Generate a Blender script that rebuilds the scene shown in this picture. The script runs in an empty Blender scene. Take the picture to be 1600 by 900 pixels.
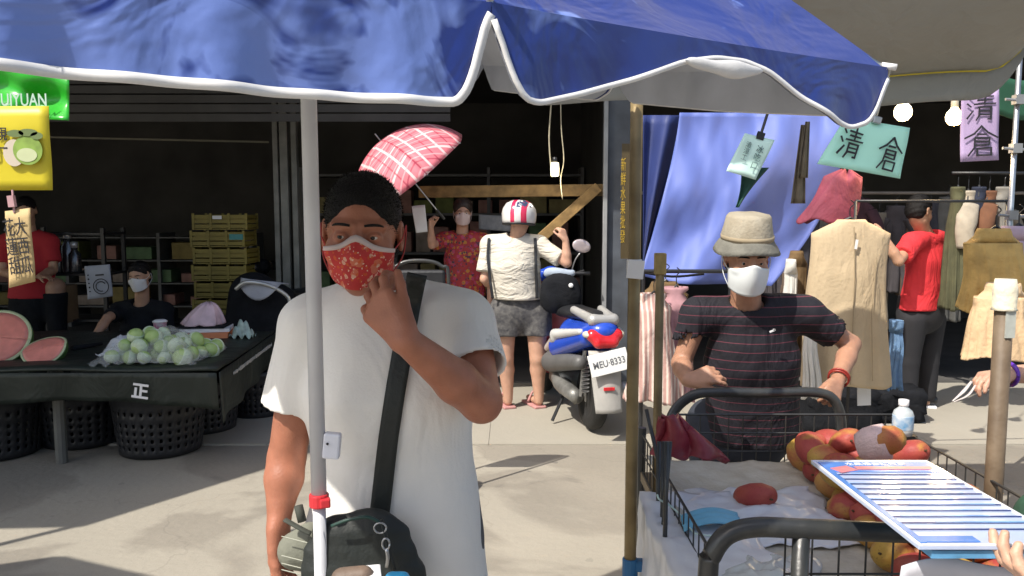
import bpy, bmesh, math, random
import numpy as np
from mathutils import Vector, Matrix, Euler
random.seed(7); RNG = np.random.RandomState(5)
S = bpy.context.scene; COL = S.collection; R = math.radians
# ---------------------------------------------------------------- camera, world, sun
F = 1256.0; PITCH = R(5.5); CAMZ = 1.55
cam = bpy.data.cameras.new('camera'); cam.sensor_width = 36; cam.lens = 36*F/1600
cam.clip_start = 0.05; cam.clip_end = 500
co = bpy.data.objects.new('camera', cam); COL.objects.link(co)
co.location = (0, 0, CAMZ); co.rotation_euler = (R(90)-PITCH, 0, 0); S.camera = co
W = bpy.data.worlds.new('World'); S.world = W; W.use_nodes = True
SUN_H = Vector((-0.72, -0.69)).normalized(); SUN_EL = R(52)
nt = W.node_tree; bg = nt.nodes['Background']; sky = nt.nodes.new('ShaderNodeTexSky')
sky.sky_type = 'NISHITA'; sky.sun_disc = False; sky.sun_elevation = SUN_EL
sky.sun_rotation = math.atan2(SUN_H.x, SUN_H.y); sky.air_density = 1.2; sky.dust_density = 2.5; sky.ozone_density = 0.7
nt.links.new(sky.outputs[0], bg.inputs[0]); bg.inputs[1].default_value = 0.13
sl = bpy.data.lights.new('sun', 'SUN'); sl.energy = 3.9; sl.angle = R(0.6); sl.color = (1, .94, .84)
so = bpy.data.objects.new('sun', sl); COL.objects.link(so)
sd = Vector((SUN_H.x*math.cos(SUN_EL), SUN_H.y*math.cos(SUN_EL), math.sin(SUN_EL)))
so.rotation_euler = sd.to_track_quat('Z', 'Y').to_euler(); so.location = (-4, -4, 8)
S.view_settings.view_transform = 'Standard'; S.view_settings.look = 'None'
S.view_settings.exposure = 0.56; S.view_settings.gamma = 1.0; S.view_settings.use_curve_mapping = False
S.cycles.max_bounces = 7; S.cycles.diffuse_bounces = 4; S.cycles.transparent_max_bounces = 8

def P(px, py, Y):
    """world point seen at photo pixel (1600x900) at depth Y"""
    X = (px-800)/F; u = (450-py)/F
    dy = math.cos(PITCH)+u*math.sin(PITCH); dz = -math.sin(PITCH)+u*math.cos(PITCH)
    t = Y/dy
    return Vector((X*t, Y, CAMZ+dz*t))

# ---------------------------------------------------------------- materials
MATS = {}
def mat(name, col, rough=.6, var=.12, vscale=8, bump=0, bscale=60, metal=0, sheen=0, spec=.5, trans=0, alpha=1, col2=None, coat=0, detail=4, emis=0, sss=0, coord='Object'):
    if name in MATS: return MATS[name]
    m = bpy.data.materials.new(name); m.use_nodes = True; MATS[name] = m
    n = m.node_tree; b = n.nodes['Principled BSDF']; L = n.links.new
    b.inputs['Roughness'].default_value = rough; b.inputs['Metallic'].default_value = metal
    b.inputs['Specular IOR Level'].default_value = spec
    if sheen: b.inputs['Sheen Weight'].default_value = sheen
    if trans: b.inputs['Transmission Weight'].default_value = trans
    if alpha < 1: b.inputs['Alpha'].default_value = alpha
    if coat: b.inputs['Coat Weight'].default_value = coat
    if sss:
        b.inputs['Subsurface Weight'].default_value = sss; b.inputs['Subsurface Radius'].default_value = (.012, .005, .003)
        b.inputs['Subsurface Scale'].default_value = 1.0
    if emis:
        b.inputs['Emission Color'].default_value = (*col, 1); b.inputs['Emission Strength'].default_value = emis
    tc = n.nodes.new('ShaderNodeTexCoord')
    nz = n.nodes.new('ShaderNodeTexNoise'); nz.inputs['Scale'].default_value = vscale; nz.inputs['Detail'].default_value = detail
    L(tc.outputs[coord], nz.inputs['Vector'])
    rp = n.nodes.new('ShaderNodeValToRGB'); rp.color_ramp.elements[0].position = .3; rp.color_ramp.elements[1].position = .7
    c2 = col2 if col2 else tuple(min(1, c*(1+var)) for c in col)
    c1 = col if col2 else tuple(c*(1-var) for c in col)
    rp.color_ramp.elements[0].color = (*c1, 1); rp.color_ramp.elements[1].color = (*c2, 1)
    L(nz.outputs['Fac'], rp.inputs[0]); L(rp.outputs[0], b.inputs['Base Color'])
    if bump:
        n2 = n.nodes.new('ShaderNodeTexNoise'); n2.inputs['Scale'].default_value = bscale; n2.inputs['Detail'].default_value = 5
        L(tc.outputs[coord], n2.inputs['Vector'])
        bp = n.nodes.new('ShaderNodeBump'); bp.inputs['Strength'].default_value = bump; bp.inputs['Distance'].default_value = .01
        L(n2.outputs['Fac'], bp.inputs['Height']); L(bp.outputs[0], b.inputs['Normal'])
    return m
def nodes_of(m):
    n = m.node_tree; return n, n.nodes['Principled BSDF'], n.links.new
def coord_sep(n, L, kind='Object'):
    tc = n.nodes.new('ShaderNodeTexCoord'); sp = n.nodes.new('ShaderNodeSeparateXYZ'); L(tc.outputs[kind], sp.inputs[0]); return tc, sp
def mth(n, L, op, a, b=None):
    k = n.nodes.new('ShaderNodeMath'); k.operation = op
    for i, v in enumerate((a, b)):
        if v is None: continue
        if isinstance(v, (int, float)): k.inputs[i].default_value = v
        else: L(v, k.inputs[i])
    return k.outputs[0]
def mixc(n, L, fac, a, b):
    k = n.nodes.new('ShaderNodeMix'); k.data_type = 'RGBA'
    if isinstance(fac, (int, float)): k.inputs[0].default_value = fac
    else: L(fac, k.inputs[0])
    for i, v in ((6, a), (7, b)):
        if isinstance(v, tuple): k.inputs[i].default_value = (*v[:3], 1)
        else: L(v, k.inputs[i])
    return k.outputs[2]

# ---------------------------------------------------------------- object helpers
def link(name, me, m=None, parent=None, loc=None, rot=None, smooth=False):
    o = bpy.data.objects.new(name, me); COL.objects.link(o)
    if m is not None: me.materials.append(m)
    if parent is not None: o.parent = parent
    if loc is not None: o.location = loc
    if rot is not None: o.rotation_euler = rot
    if smooth: me.polygons.foreach_set('use_smooth', [True]*len(me.polygons))
    return o
def obj(name, bm, m=None, parent=None, loc=None, rot=None, smooth=False, bev=0):
    me = bpy.data.meshes.new(name); bmesh.ops.recalc_face_normals(bm, faces=bm.faces[:]); bm.to_mesh(me); bm.free()
    o = link(name, me, m, parent, loc, rot, smooth)
    if bev:
        md = o.modifiers.new('bevel', 'BEVEL'); md.width = bev; md.segments = 2; md.limit_method = 'ANGLE'
    return o
def tag(o, label, cat, group=None, kind=None):
    o['label'] = label; o['category'] = cat
    if group: o['group'] = group
    if kind: o['kind'] = kind
    return o
def struct(o): o['kind'] = 'structure'; return o
def empty(name, loc=(0, 0, 0), rot=(0, 0, 0)):
    o = bpy.data.objects.new(name, None); COL.objects.link(o); o.location = loc; o.rotation_euler = rot; return o
def copy_tree(o, parent=None):
    c = o.copy(); COL.objects.link(c)
    if parent is not None: c.parent = parent
    for ch in list(o.children): copy_tree(ch, c)
    return c
def box(bm, c, s, rot=None):
    M = Matrix.Translation(Vector(c))
    if rot is not None: M = M @ Euler(rot).to_matrix().to_4x4()
    M = M @ Matrix.Diagonal((s[0], s[1], s[2], 1))
    bmesh.ops.create_cube(bm, size=1, matrix=M); return bm
def catmull(pts, n):
    pts = [Vector(p) for p in pts]
    if len(pts) < 3: return pts
    Q = [2*pts[0]-pts[1]]+pts+[2*pts[-1]-pts[-2]]; out = []
    for i in range(1, len(Q)-2):
        for k in range(n):
            t = k/n; a, b, c, d = Q[i-1:i+3]
            out.append(.5*((2*b)+(-a+c)*t+(2*a-5*b+4*c-d)*t*t+(-a+3*b-3*c+d)*t**3))
    out.append(pts[-1]); return out
def tube(bm, pts, r, seg=8, smooth=0, cap=True, flat=None):
    pts = [Vector(p) for p in pts]
    if smooth: pts = catmull(pts, smooth)
    n = len(pts); rs = r if isinstance(r, (list, tuple)) else [r]*n
    if len(rs) != n: rs = list(np.interp(np.linspace(0, 1, n), np.linspace(0, 1, len(rs)), rs))
    rings = []; up = None
    for i, p in enumerate(pts):
        d = (pts[min(i+1, n-1)]-pts[max(i-1, 0)]).normalized()
        if up is None: up = Vector((0, 0, 1)) if abs(d.z) < .9 else Vector((1, 0, 0))
        s = d.cross(up).normalized(); up = s.cross(d).normalized()
        f = flat or 1
        rings.append([bm.verts.new(p+(s*math.cos(a)+up*math.sin(a)*f)*rs[i]) for a in [2*math.pi*k/seg for k in range(seg)]])
    for a, b in zip(rings, rings[1:]):
        for k in range(seg): bm.faces.new((a[k], a[(k+1) % seg], b[(k+1) % seg], b[k]))
    if cap: bm.faces.new(rings[0][::-1]); bm.faces.new(rings[-1])
    return bm
def lathe(bm, prof, c=(0, 0, 0), seg=24, M=None, sx=1, sy=1):
    c = Vector(c); rings = []
    for r, z in prof:
        rings.append([bm.verts.new((M @ Vector((r*sx*math.cos(a), r*sy*math.sin(a), z)) if M else Vector((r*sx*math.cos(a), r*sy*math.sin(a), z)))+c) for a in [2*math.pi*k/seg for k in range(seg)]])
    for a, b in zip(rings, rings[1:]):
        for k in range(seg): bm.faces.new((a[k], a[(k+1) % seg], b[(k+1) % seg], b[k]))
    if prof[0][0] > 1e-4: bm.faces.new(rings[0][::-1])
    if prof[-1][0] > 1e-4: bm.faces.new(rings[-1])
    bmesh.ops.remove_doubles(bm, verts=bm.verts[:], dist=1e-6)
    return bm
def sheet(name, fn, nu, nv, m, parent=None, thick=.003, smooth=True, skip=None, uv=True):
    V = [fn(i/nu, j/nv) for j in range(nv+1) for i in range(nu+1)]
    Fc = [(j*(nu+1)+i, j*(nu+1)+i+1, (j+1)*(nu+1)+i+1, (j+1)*(nu+1)+i) for j in range(nv) for i in range(nu) if not (skip and skip(i, j))]
    me = bpy.data.meshes.new(name); me.from_pydata([tuple(v) for v in V], [], Fc)
    if uv:
        ul = me.uv_layers.new(name='UVMap')
        for li, lp in enumerate(me.loops):
            k = lp.vertex_index; ul.data[li].uv = ((k % (nu+1))/nu, (k//(nu+1))/nv)
    o = link(name, me, m, parent, smooth=smooth)
    if thick:
        md = o.modifiers.new('thickness', 'SOLIDIFY'); md.thickness = thick; md.offset = 0
    return o
def prism(bm, poly, t, M):
    """flat polygon (x,z) extruded t along y, placed by matrix"""
    a = [bm.verts.new(M @ Vector((x, -t/2, z))) for x, z in poly]; b = [bm.verts.new(M @ Vector((x, t/2, z))) for x, z in poly]
    bm.faces.new(a); bm.faces.new(b[::-1]); n = len(poly)
    for i in range(n): bm.faces.new((a[i], b[i], b[(i+1) % n], a[(i+1) % n]))
    return bm
def text(name, body, size, m, parent, loc, rot=(R(90), 0, 0), ext=.0008, bold=0, sx=1):
    c = bpy.data.curves.new(name, 'FONT'); c.body = body; c.size = size; c.extrude = ext; c.offset = bold*size
    c.align_x = 'CENTER'; c.align_y = 'CENTER'; c.resolution_u = 3
    t = bpy.data.objects.new(name, c); COL.objects.link(t); bpy.context.view_layer.update()
    me = bpy.data.meshes.new_from_object(t); bpy.data.objects.remove(t)
    me.materials.clear()
    o = link(name, me, m, parent, loc, rot); o.scale = (sx, 1, 1); return o
def fw(v): return np.array(v[:], float)
from mathutils.bvhtree import BVHTree
def bvh(o):
    dg = bpy.context.evaluated_depsgraph_get(); me = o.data; Mx = o.matrix_world if o.parent is None else o.parent.matrix_basis @ o.matrix_basis
    return BVHTree.FromPolygons([Mx @ v.co for v in me.vertices], [p.vertices[:] for p in me.polygons])

from mathutils import noise as mn
def crum(x, y, f=9, seed=0.0, oct_=3):
    v = 0; a = 1.0
    for i in range(oct_): v += a*(1-2*abs(mn.noise(Vector((x*f, y*f, seed+i*3.1))))); f *= 1.9; a *= .5
    return v/1.75-.35
QING = [[(.08, .9), (.2, .78)], [(.0, .62), (.14, .5)], [(.0, .08), (.2, .36)], [(.35, .86), (.9, .86)], [(.38, .73), (.86, .73)], [(.26, .59), (.99, .6)], [(.62, 1), (.62, .59)],
        [(.42, .48), (.42, .2), (.33, .0)], [(.42, .48), (.84, .48), (.84, .04), (.73, .05)], [(.42, .34), (.84, .34)], [(.42, .2), (.84, .2)]]
CANG = [[(.5, 1), (.3, .76), (.0, .58)], [(.5, 1), (.74, .76), (1, .6)], [(.38, .72), (.64, .72)], [(.3, .6), (.74, .6), (.74, .36)], [(.3, .48), (.74, .48)], [(.3, .36), (.74, .36)],
        [(.3, .6), (.28, .26), (.1, .0)], [(.38, .24), (.38, .0), (.8, .0), (.8, .24), (.38, .24)]]
def strokes(bm, gl, x, z, w, h, t=.09, y=0, jit=.012):
    rr = random.Random(len(gl)*7+int(x*1000))
    for st in gl:
        pts = [((a+rr.uniform(-jit, jit))*w+x, (b+rr.uniform(-jit, jit))*h+z) for a, b in st]
        for (x0, z0), (x1, z1) in zip(pts, pts[1:]):
            L = math.hypot(x1-x0, z1-z0)
            M = Matrix.Translation((0, y, 0)) @ Matrix.Translation(((x0+x1)/2, 0, (z0+z1)/2)) @ Matrix.Rotation(-math.atan2(z1-z0, x1-x0), 4, 'Y')
            hw = t*w/2*rr.uniform(.8, 1.1)
            prism(bm, [(-L/2-hw*.7, -hw*.8), (L/2+hw*.4, -hw), (L/2+hw*.8, hw*.5), (-L/2-hw*.3, hw)], .0016+rr.uniform(0, .0003), M)
    return bm

# ---------------------------------------------------------------- implicit surfaces (one continuous mesh per body)
def nrm(v): v = np.asarray(v, float); return v/(np.linalg.norm(v)+1e-12)
class Vox:
    def __init__(s, lo, hi, h, fine=()):
        s.ax = []
        for a in range(3):
            x = lo[a]; L = [x]
            while x < hi[a]:
                st = h
                for (l, u, hh) in fine:
                    if l[a] <= x <= u[a]: st = min(st, hh)
                x += st; L.append(x)
            s.ax.append(np.array(L, np.float32))
        s.D = np.full([len(a) for a in s.ax], 1.0, np.float32)
    def win(s, lo, hi):
        sl = []
        for a in range(3):
            i0 = max(0, np.searchsorted(s.ax[a], lo[a])-1); i1 = min(len(s.ax[a]), np.searchsorted(s.ax[a], hi[a])+1)
            sl.append(slice(i0, max(i0, i1)))
        X = s.ax[0][sl[0]][:, None, None]; Y = s.ax[1][sl[1]][None, :, None]; Z = s.ax[2][sl[2]][None, None, :]
        return tuple(sl), X, Y, Z
    def merge(s, sl, d, k, op):
        A = s.D[sl]
        if A.size == 0: return
        if op == 'add':
            h = np.clip(.5+.5*(A-d)/k, 0, 1); s.D[sl] = A*(1-h)+d*h-k*h*(1-h)
        else:
            e = -d; h = np.clip(.5-.5*(A-e)/k, 0, 1); s.D[sl] = A*(1-h)+e*h+k*h*(1-h)
    def cone(s, a, b, ra, rb, k=.015, n=None, f=1, op='add', clip=None, inner=None):
        a = np.asarray(a, float); b = np.asarray(b, float); m = max(ra, rb)+k+.02
        sl, X, Y, Z = s.win(np.minimum(a, b)-m, np.maximum(a, b)+m)
        dx, dy, dz = X-a[0], Y-a[1], Z-a[2]; ab = b-a
        if n is not None:
            n = nrm(n); g = 1/f-1; q = dx*n[0]+dy*n[1]+dz*n[2]; qa = float(ab@n)
            dx = dx+n[0]*q*g; dy = dy+n[1]*q*g; dz = dz+n[2]*q*g; ab = ab+n*qa*g
        L2 = float(ab@ab)+1e-9; t = np.clip((dx*ab[0]+dy*ab[1]+dz*ab[2])/L2, 0, 1)
        d = np.sqrt((dx-t*ab[0])**2+(dy-t*ab[1])**2+(dz-t*ab[2])**2)-(ra+(rb-ra)*t)
        if n is not None: d = d*(.5+.5*f)
        if clip is not None:
            cn, cp = nrm(clip[0]), np.asarray(clip[1], float); d = np.maximum(d, (X-cp[0])*cn[0]+(Y-cp[1])*cn[1]+(Z-cp[2])*cn[2])
        if inner is not None:
            ia, ib, r0, r1 = inner; ia = np.asarray(ia, float); ib = np.asarray(ib, float); w = ib-ia; ex, ey, ez = X-ia[0], Y-ia[1], Z-ia[2]
            tt = np.clip((ex*w[0]+ey*w[1]+ez*w[2])/float(w@w), 0, 1); d = np.maximum(d, r0+(r1-r0)*tt-np.sqrt((ex-tt*w[0])**2+(ey-tt*w[1])**2+(ez-tt*w[2])**2))
        s.merge(sl, d.astype(np.float32), k, op)
    def ell(s, c, r, M=None, k=.015, op='add', clip=None):
        c = np.asarray(c, float); r = np.asarray(r, float); m = max(r)+k+.02
        sl, X, Y, Z = s.win(c-m, c+m); dx, dy, dz = X-c[0], Y-c[1], Z-c[2]
        if M is not None:
            M = np.asarray(M, float)   # columns = local axes
            dx, dy, dz = [dx*M[0, i]+dy*M[1, i]+dz*M[2, i] for i in range(3)]
        k0 = np.sqrt((dx/r[0])**2+(dy/r[1])**2+(dz/r[2])**2)+1e-6; k1 = np.sqrt((dx/r[0]**2)**2+(dy/r[1]**2)**2+(dz/r[2]**2)**2)+1e-6
        d = k0*(k0-1)/k1
        if clip is not None:
            for (nn, off) in clip: d = np.maximum(d, dx*nn[0]+dy*nn[1]+dz*nn[2]-off)
        s.merge(sl, (d+0*X+0*Y+0*Z).astype(np.float32), k, op)
    def cut(s, n, p, lo=None, hi=None):
        """remove the side the normal points to"""
        n = nrm(n); p = np.asarray(p, float)
        lo = [a[0] for a in s.ax] if lo is None else lo; hi = [a[-1] for a in s.ax] if hi is None else hi
        sl, X, Y, Z = s.win(lo, hi)
        s.D[sl] = np.maximum(s.D[sl], ((X-p[0])*n[0]+(Y-p[1])*n[1]+(Z-p[2])*n[2]).astype(np.float32))
    def disp(s, fn):
        X = s.ax[0][:, None, None]; Y = s.ax[1][None, :, None]; Z = s.ax[2][None, None, :]
        s.D += fn(X, Y, Z).astype(np.float32)
    def mesh(s, name, smooth=1):
        D = s.D; D[0] = D[-1] = 1; D[:, 0] = D[:, -1] = 1; D[:, :, 0] = D[:, :, -1] = 1
        Sg = D < 0; nx, ny, nz = D.shape; cid = lambda i, j, k: (i*ny+j)*nz+k
        acc = []; quads = []
        for a in range(3):
            s0 = [slice(None)]*3; s1 = [slice(None)]*3; s0[a] = slice(0, -1); s1[a] = slice(1, None)
            s0, s1 = tuple(s0), tuple(s1)
            I = np.nonzero(Sg[s0] != Sg[s1]); I = [q.astype(np.int64) for q in I]; J = list(I); J[a] = I[a]+1
            d0 = D[tuple(I)]; d1 = D[tuple(J)]; t = d0/(d0-d1)
            pt = [s.ax[q][I[q]].astype(np.float64) for q in range(3)]
            pt[a] = pt[a]+t*(s.ax[a][I[a]+1]-s.ax[a][I[a]])
            b, c = (a+1) % 3, (a+2) % 3; cs = []
            for (ob, oc) in ((-1, -1), (0, -1), (0, 0), (-1, 0)):
                K = list(I); K[b] = I[b]+ob; K[c] = I[c]+oc; cc = cid(*K); cs.append(cc); acc.append((cc, np.stack(pt, 1)))
            q = np.stack(cs, 1); fl = ~Sg[tuple(I)]; q[fl] = q[fl][:, ::-1]; quads.append(q)
        ids = np.concatenate([c for c, _ in acc]); pts = np.concatenate([p for _, p in acc])
        if len(ids) == 0: raise RuntimeError('empty field '+name)
        u, inv = np.unique(ids, return_inverse=True); cnt = np.bincount(inv)
        V = np.stack([np.bincount(inv, pts[:, i])/cnt for i in range(3)], 1)
        Q = np.searchsorted(u, np.concatenate(quads))
        for _ in range(smooth):
            e = np.concatenate([Q[:, [0, 1]], Q[:, [1, 2]], Q[:, [2, 3]], Q[:, [3, 0]]]); n = len(V)
            cn = np.bincount(e[:, 0], minlength=n)+np.bincount(e[:, 1], minlength=n)
            A = np.stack([np.bincount(e[:, 0], V[e[:, 1], i], n)+np.bincount(e[:, 1], V[e[:, 0], i], n) for i in range(3)], 1)
            V = V*.45+.55*A/cn[:, None]
        me = bpy.data.meshes.new(name); me.vertices.add(len(V)); me.vertices.foreach_set('co', V.astype(np.float32).ravel())
        me.loops.add(Q.size); me.loops.foreach_set('vertex_index', Q.ravel().astype(np.int32))
        me.polygons.add(len(Q)); me.polygons.foreach_set('loop_start', np.arange(0, Q.size, 4, dtype=np.int32))
        me.polygons.foreach_set('loop_total', np.full(len(Q), 4, np.int32)); me.update(calc_edges=True); me.validate()
        me.polygons.foreach_set('use_smooth', [True]*len(me.polygons)); return me
def Rm(yaw=0, pitch=0, roll=0):
    """head frame: columns right(+x), back(+y), up(+z); yaw about z, pitch down positive, roll about y"""
    return np.array((Matrix.Rotation(R(yaw), 3, 'Z') @ Matrix.Rotation(R(pitch), 3, 'X') @ Matrix.Rotation(R(roll), 3, 'Y')))
def v3(*a): return np.array(a, float)
def head_prims(V, c, M, s=1, detail=True):
    c = np.asarray(c, float); T = lambda x, y, z: c+M@(v3(x, y, z)*s)
    V.ell(T(0, .015, .035), v3(.077, .096, .088)*s, M, .02*s)
    V.ell(T(0, -.025, -.04), v3(.062, .066, .075)*s, M, .03*s)
    V.cone(T(-.04, .0, -.075), T(0, -.068, -.095), .022*s, .02*s, .02*s); V.cone(T(.04, .0, -.075), T(0, -.068, -.095), .022*s, .02*s, .02*s)
    for q in (-1, 1):
        V.ell(T(q*.04, -.058, -.028), v3(.026, .024, .026)*s, M, .02*s)
        V.cone(T(q*.012, -.085, .022), T(q*.048, -.068, .021), .009*s, .009*s, .012*s)
        V.ell(T(q*.0785, .012, -.004), v3(.008, .02, .033)*s, M@Rm(0, 12, 0), .006*s)
        V.ell(T(q*.082, .008, -.002), v3(.004, .011, .02)*s, M@Rm(0, 12, 0), .004*s, 'sub')
    V.cone(T(0, -.083, .012), T(0, -.102, -.028), .008*s, .0115*s, .01*s)
    if detail:
        for q in (-1, 1):
            V.ell(T(q*.032, -.093, .0), v3(.019, .016, .0115)*s, M, .008*s, 'sub')
            V.ell(T(q*.032, -.0745, -.001), v3(.0165, .0140, .0125)*s, M, .004*s)
            V.cone(T(q*.020, -.0885, -.0015), T(q*.045, -.0855, -.0005), .0037*s, .0032*s, .002*s, op='sub')
            V.ell(T(q*.012, -.094, -.031), v3(.009, .011, .008)*s, M, .006*s)
        V.cone(T(-.02, -.083, -.06), T(.02, -.083, -.06), .006*s, .006*s, .008*s)
        V.cone(T(-.016, -.083, -.07), T(.016, -.083, -.07), .007*s, .007*s, .006*s)
def hand_prims(V, wr, d, nr, thumb, s=1, curl=(.3, .35, .4, .45), spread=.1, tang=(.5, .45), tcurl=.3, k=.006):
    """wr wrist, d finger direction, nr palm normal (side fingers curl to), thumb = unit side vector sign (+1/-1 on cross(d,nr))"""
    d = nrm(d); nr = nrm(np.asarray(nr, float)-d*(np.dot(nr, d))); sd = nrm(np.cross(d, nr))*thumb; wr = np.asarray(wr, float)
    offs = (.030, .010, -.010, -.029); ln = (.068, .076, .071, .055); kn = (.088, .092, .088, .08)
    out = []
    for i in range(4):
        kp = wr+(d*kn[i]+sd*offs[i])*s
        V.cone(wr+(d*.01+sd*offs[i]*.45)*s, kp, .015*s, .0115*s, .014*s)
        dd = nrm(d+sd*offs[i]/.03*spread); p = kp; L = ln[i]*s; ang = 0
        for j, fr in enumerate((.45, .30, .25)):
            ang += curl[i]*(1.0 if j else .8); dv = dd*math.cos(ang)+nr*math.sin(ang); q = p+dv*L*fr
            V.cone(p, q, (.0096-.0007*j)*s, (.009-.0009*j)*s, .004*s); p = q
        out.append(p)
    t0 = wr+(d*.022+sd*.022)*s; td = nrm(d*math.cos(tang[0])+sd*math.sin(tang[0])+nr*tang[1])
    t1 = t0+td*.042*s; V.cone(t0, t1, .016*s, .0115*s, .012*s)
    td2 = nrm(td+(d*.6-sd*.4)*tcurl+nr*tcurl*.5); t2 = t1+td2*.032*s; V.cone(t1, t2, .011*s, .0095*s, .004*s)
    td3 = nrm(td2+(d*.4-sd*.5)*tcurl+nr*tcurl*.3); V.cone(t2, t2+td3*.026*s, .0098*s, .0078*s, .004*s)
    return out
def skel(H=1.68):
    s = H/1.7; J = dict(s=s)
    J['pel'] = v3(0, .01, .93)*s; J['chest'] = v3(0, .01, 1.24)*s; J['neck'] = v3(0, .015, 1.42)*s; J['head'] = v3(0, -.005, 1.58)*s
    for q, n in ((-1, 'l'), (1, 'r')):
        J['sh'+n] = v3(q*.185, .015, 1.375)*s; J['el'+n] = v3(q*.235, .03, 1.09)*s; J['wr'+n] = v3(q*.235, -.02, .85)*s
        J['hip'+n] = v3(q*.09, .01, .9)*s; J['kn'+n] = v3(q*.1, -.005, .48)*s; J['an'+n] = v3(q*.105, .025, .08)*s; J['toe'+n] = v3(q*.125, -.13, .03)*s
    return J
def torso(V, J, inf=0, wide=1, deep=1, dn=None):
    s = J['s']; sp = J['neck']-J['pel']; up = nrm(sp); ac = nrm(J['shr']-J['shl']); dn = nrm(np.cross(up, ac)) if dn is None else dn
    p, c, n = J['pel'], J['chest'], J['neck']; f = .66*deep
    mid = (p+c)/2
    V.cone(p-up*.03*s, mid, (.165*wide)*s+inf, (.152*wide)*s+inf, .03, dn, f)
    V.cone(mid, c, (.152*wide)*s+inf, (.16*wide)*s+inf, .03, dn, f)
    V.cone(c, c+up*.06*s, (.16*wide)*s+inf, (.13*wide)*s+inf, .04, dn, f)
    for q in 'lr':
        V.cone(n-up*.035*s, J['sh'+q], .062*s+inf, .054*s+inf, .04)
def body(name, J, hands, M, lo, hi, h=.007, fine=(), wide=1, deep=1, legs=True, skin=None, arm=1, loc=(0, 0, 0), rz=0, face=True, smooth=1, leg=1):
    s = J['s']; V = Vox(lo, hi, h, fine); torso(V, J, -.012, wide, deep)
    V.cone(J['neck']-v3(0, 0, .04)*s, J['head']+M@v3(0, .02, -.05)*s, .06*s, .054*s, .02)
    head_prims(V, J['head'], M, s, face)
    for q in 'lr':
        a, b, w = J['sh'+q], J['el'+q], J['wr'+q]
        V.cone(a, b, .047*s*arm, .037*s*arm, .025); m = b+(w-b)*.35
        V.cone(b, m, .037*s*arm, .038*s*arm, .012); V.cone(m, w, .038*s*arm, .026*s, .012, k if False else None)
        if hands and hands.get(q): hand_prims(V, w, **{'s': s, **hands[q]})
        if legs:
            a, b, w, t = J['hip'+q], J['kn'+q], J['an'+q], J['toe'+q]
            V.cone(a, b, .085*s*leg, .055*s*leg, .03); m = b+(w-b)*.3+v3(0, .015, 0)
            V.cone(b, m, .054*s*leg, .055*s*leg, .015); V.cone(m, w, .055*s*leg, .034*s*leg, .015)
            V.cone(w-v3(0, 0, .035)*s, t, .034*s, .024*s, .02)
    me = V.mesh('person', smooth); o = link('person', me, skin, None, loc, (0, 0, rz)); return o
def folds(amp, f=1, seed=0, ax=(0, 0, 1)):
    r = np.random.RandomState(seed); ws = []
    for i in range(6):
        k = r.normal(size=3); k = k/np.linalg.norm(k); k[2] *= .45; ws.append((k*f*r.uniform(14, 34), r.uniform(0, 6), r.uniform(.4, 1)))
    def fn(X, Y, Z):
        wx = .03*np.sin(9*Z*f+3*X)+.02*np.sin(17*X-6*Z); o = 0
        for k, p, w in ws: q = np.sin(k[0]*(X+wx)+k[1]*Y+k[2]*(Z+wx)+p); o = o+w*(q*np.abs(q))
        return amp*o/2.5
    return fn
def shirt(name, J, lo, hi, m, parent, h=.008, fine=(), inf=.012, wide=1, deep=1, sleeve=.6, sr=.062, hem=None, fold=.003, seed=0, neck=.075, hollow=True, arm=1, flare=0, dnk=.03):
    s = J['s']; V = Vox(lo, hi, h, fine); torso(V, J, inf, wide, deep)
    up = nrm(J['neck']-J['pel']); ac = nrm(J['shr']-J['shl']); dn = nrm(np.cross(up, ac))
    if flare: V.cone(J['pel']-up*.12*s, J['pel']+up*.05*s, .175*wide*s+inf+flare, .165*wide*s+inf, .03, dn, .66*deep)
    else: V.cone(J['pel']-up*.12*s, J['pel'], .165*wide*s+inf, .165*wide*s+inf, .03, dn, .66*deep)
    cuffs = []
    for q in 'lr':
        a, b = J['sh'+q], J['el'+q]; d = nrm(b-a); e = a+(b-a)*sleeve
        r = sr*s*arm; fz = folds(.0045, 1, seed+3)
        V.cone(a, e+d*.03, r*.98, r*1.06, .02, clip=(d, e), inner=(e-d*.03, e+d*.06, r*.84, r*.95) if hollow else None)
    if fold: V.disp(folds(fold, 1, seed))
    V.ell(J['neck']+up*.035*s-np.cross(ac, up)*(-dnk*.6)*s, v3(neck, neck*.95, .06)*s, None, .008, 'sub')
    hz = hem if hem is not None else J['pel'][2]-.08*s
    V.cut((0, 0, -1), (0, 0, hz))
    V.cone(v3(*J['neck'])-up*.01*s, J['neck']+up*.2*s, neck*s*.86, neck*s*.9, .005, op='sub')
    return link(name, V.mesh(name), m, parent)
def trousers(name, J, lo, hi, m, parent, h=.009, inf=.012, wide=1, deep=1, length=1.0, leg=1, fold=.003, seed=3, top=None, flare=.0):
    s = J['s']; V = Vox(lo, hi, h); p = J['pel']; up = v3(0, 0, 1)
    V.cone(p-up*.03*s, p+up*.10*s, .168*wide*s+inf, .155*wide*s+inf, .03, (0, 1, 0), .68*deep)
    for q in 'lr':
        a, b, w = J['hip'+q], J['kn'+q], J['an'+q]
        if length <= .6:
            e = a+(b-a)*(length/.5); V.cone(a, e, (.09*leg)*s+inf, (.078*leg)*s+inf+flare, .025, clip=(b-a, e-(b-a)*.03))
        else:
            V.cone(a, b, .088*leg*s+inf, .062*leg*s+inf, .025); V.cone(b, w+v3(0, 0, .02), .062*leg*s+inf, .05*leg*s+inf, .015)
    if fold: V.disp(folds(fold, 1.2, seed))
    V.cut((0, 0, 1), (0, 0, top if top else p[2]+.1*s))
    return link(name, V.mesh(name), m, parent)
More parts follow.
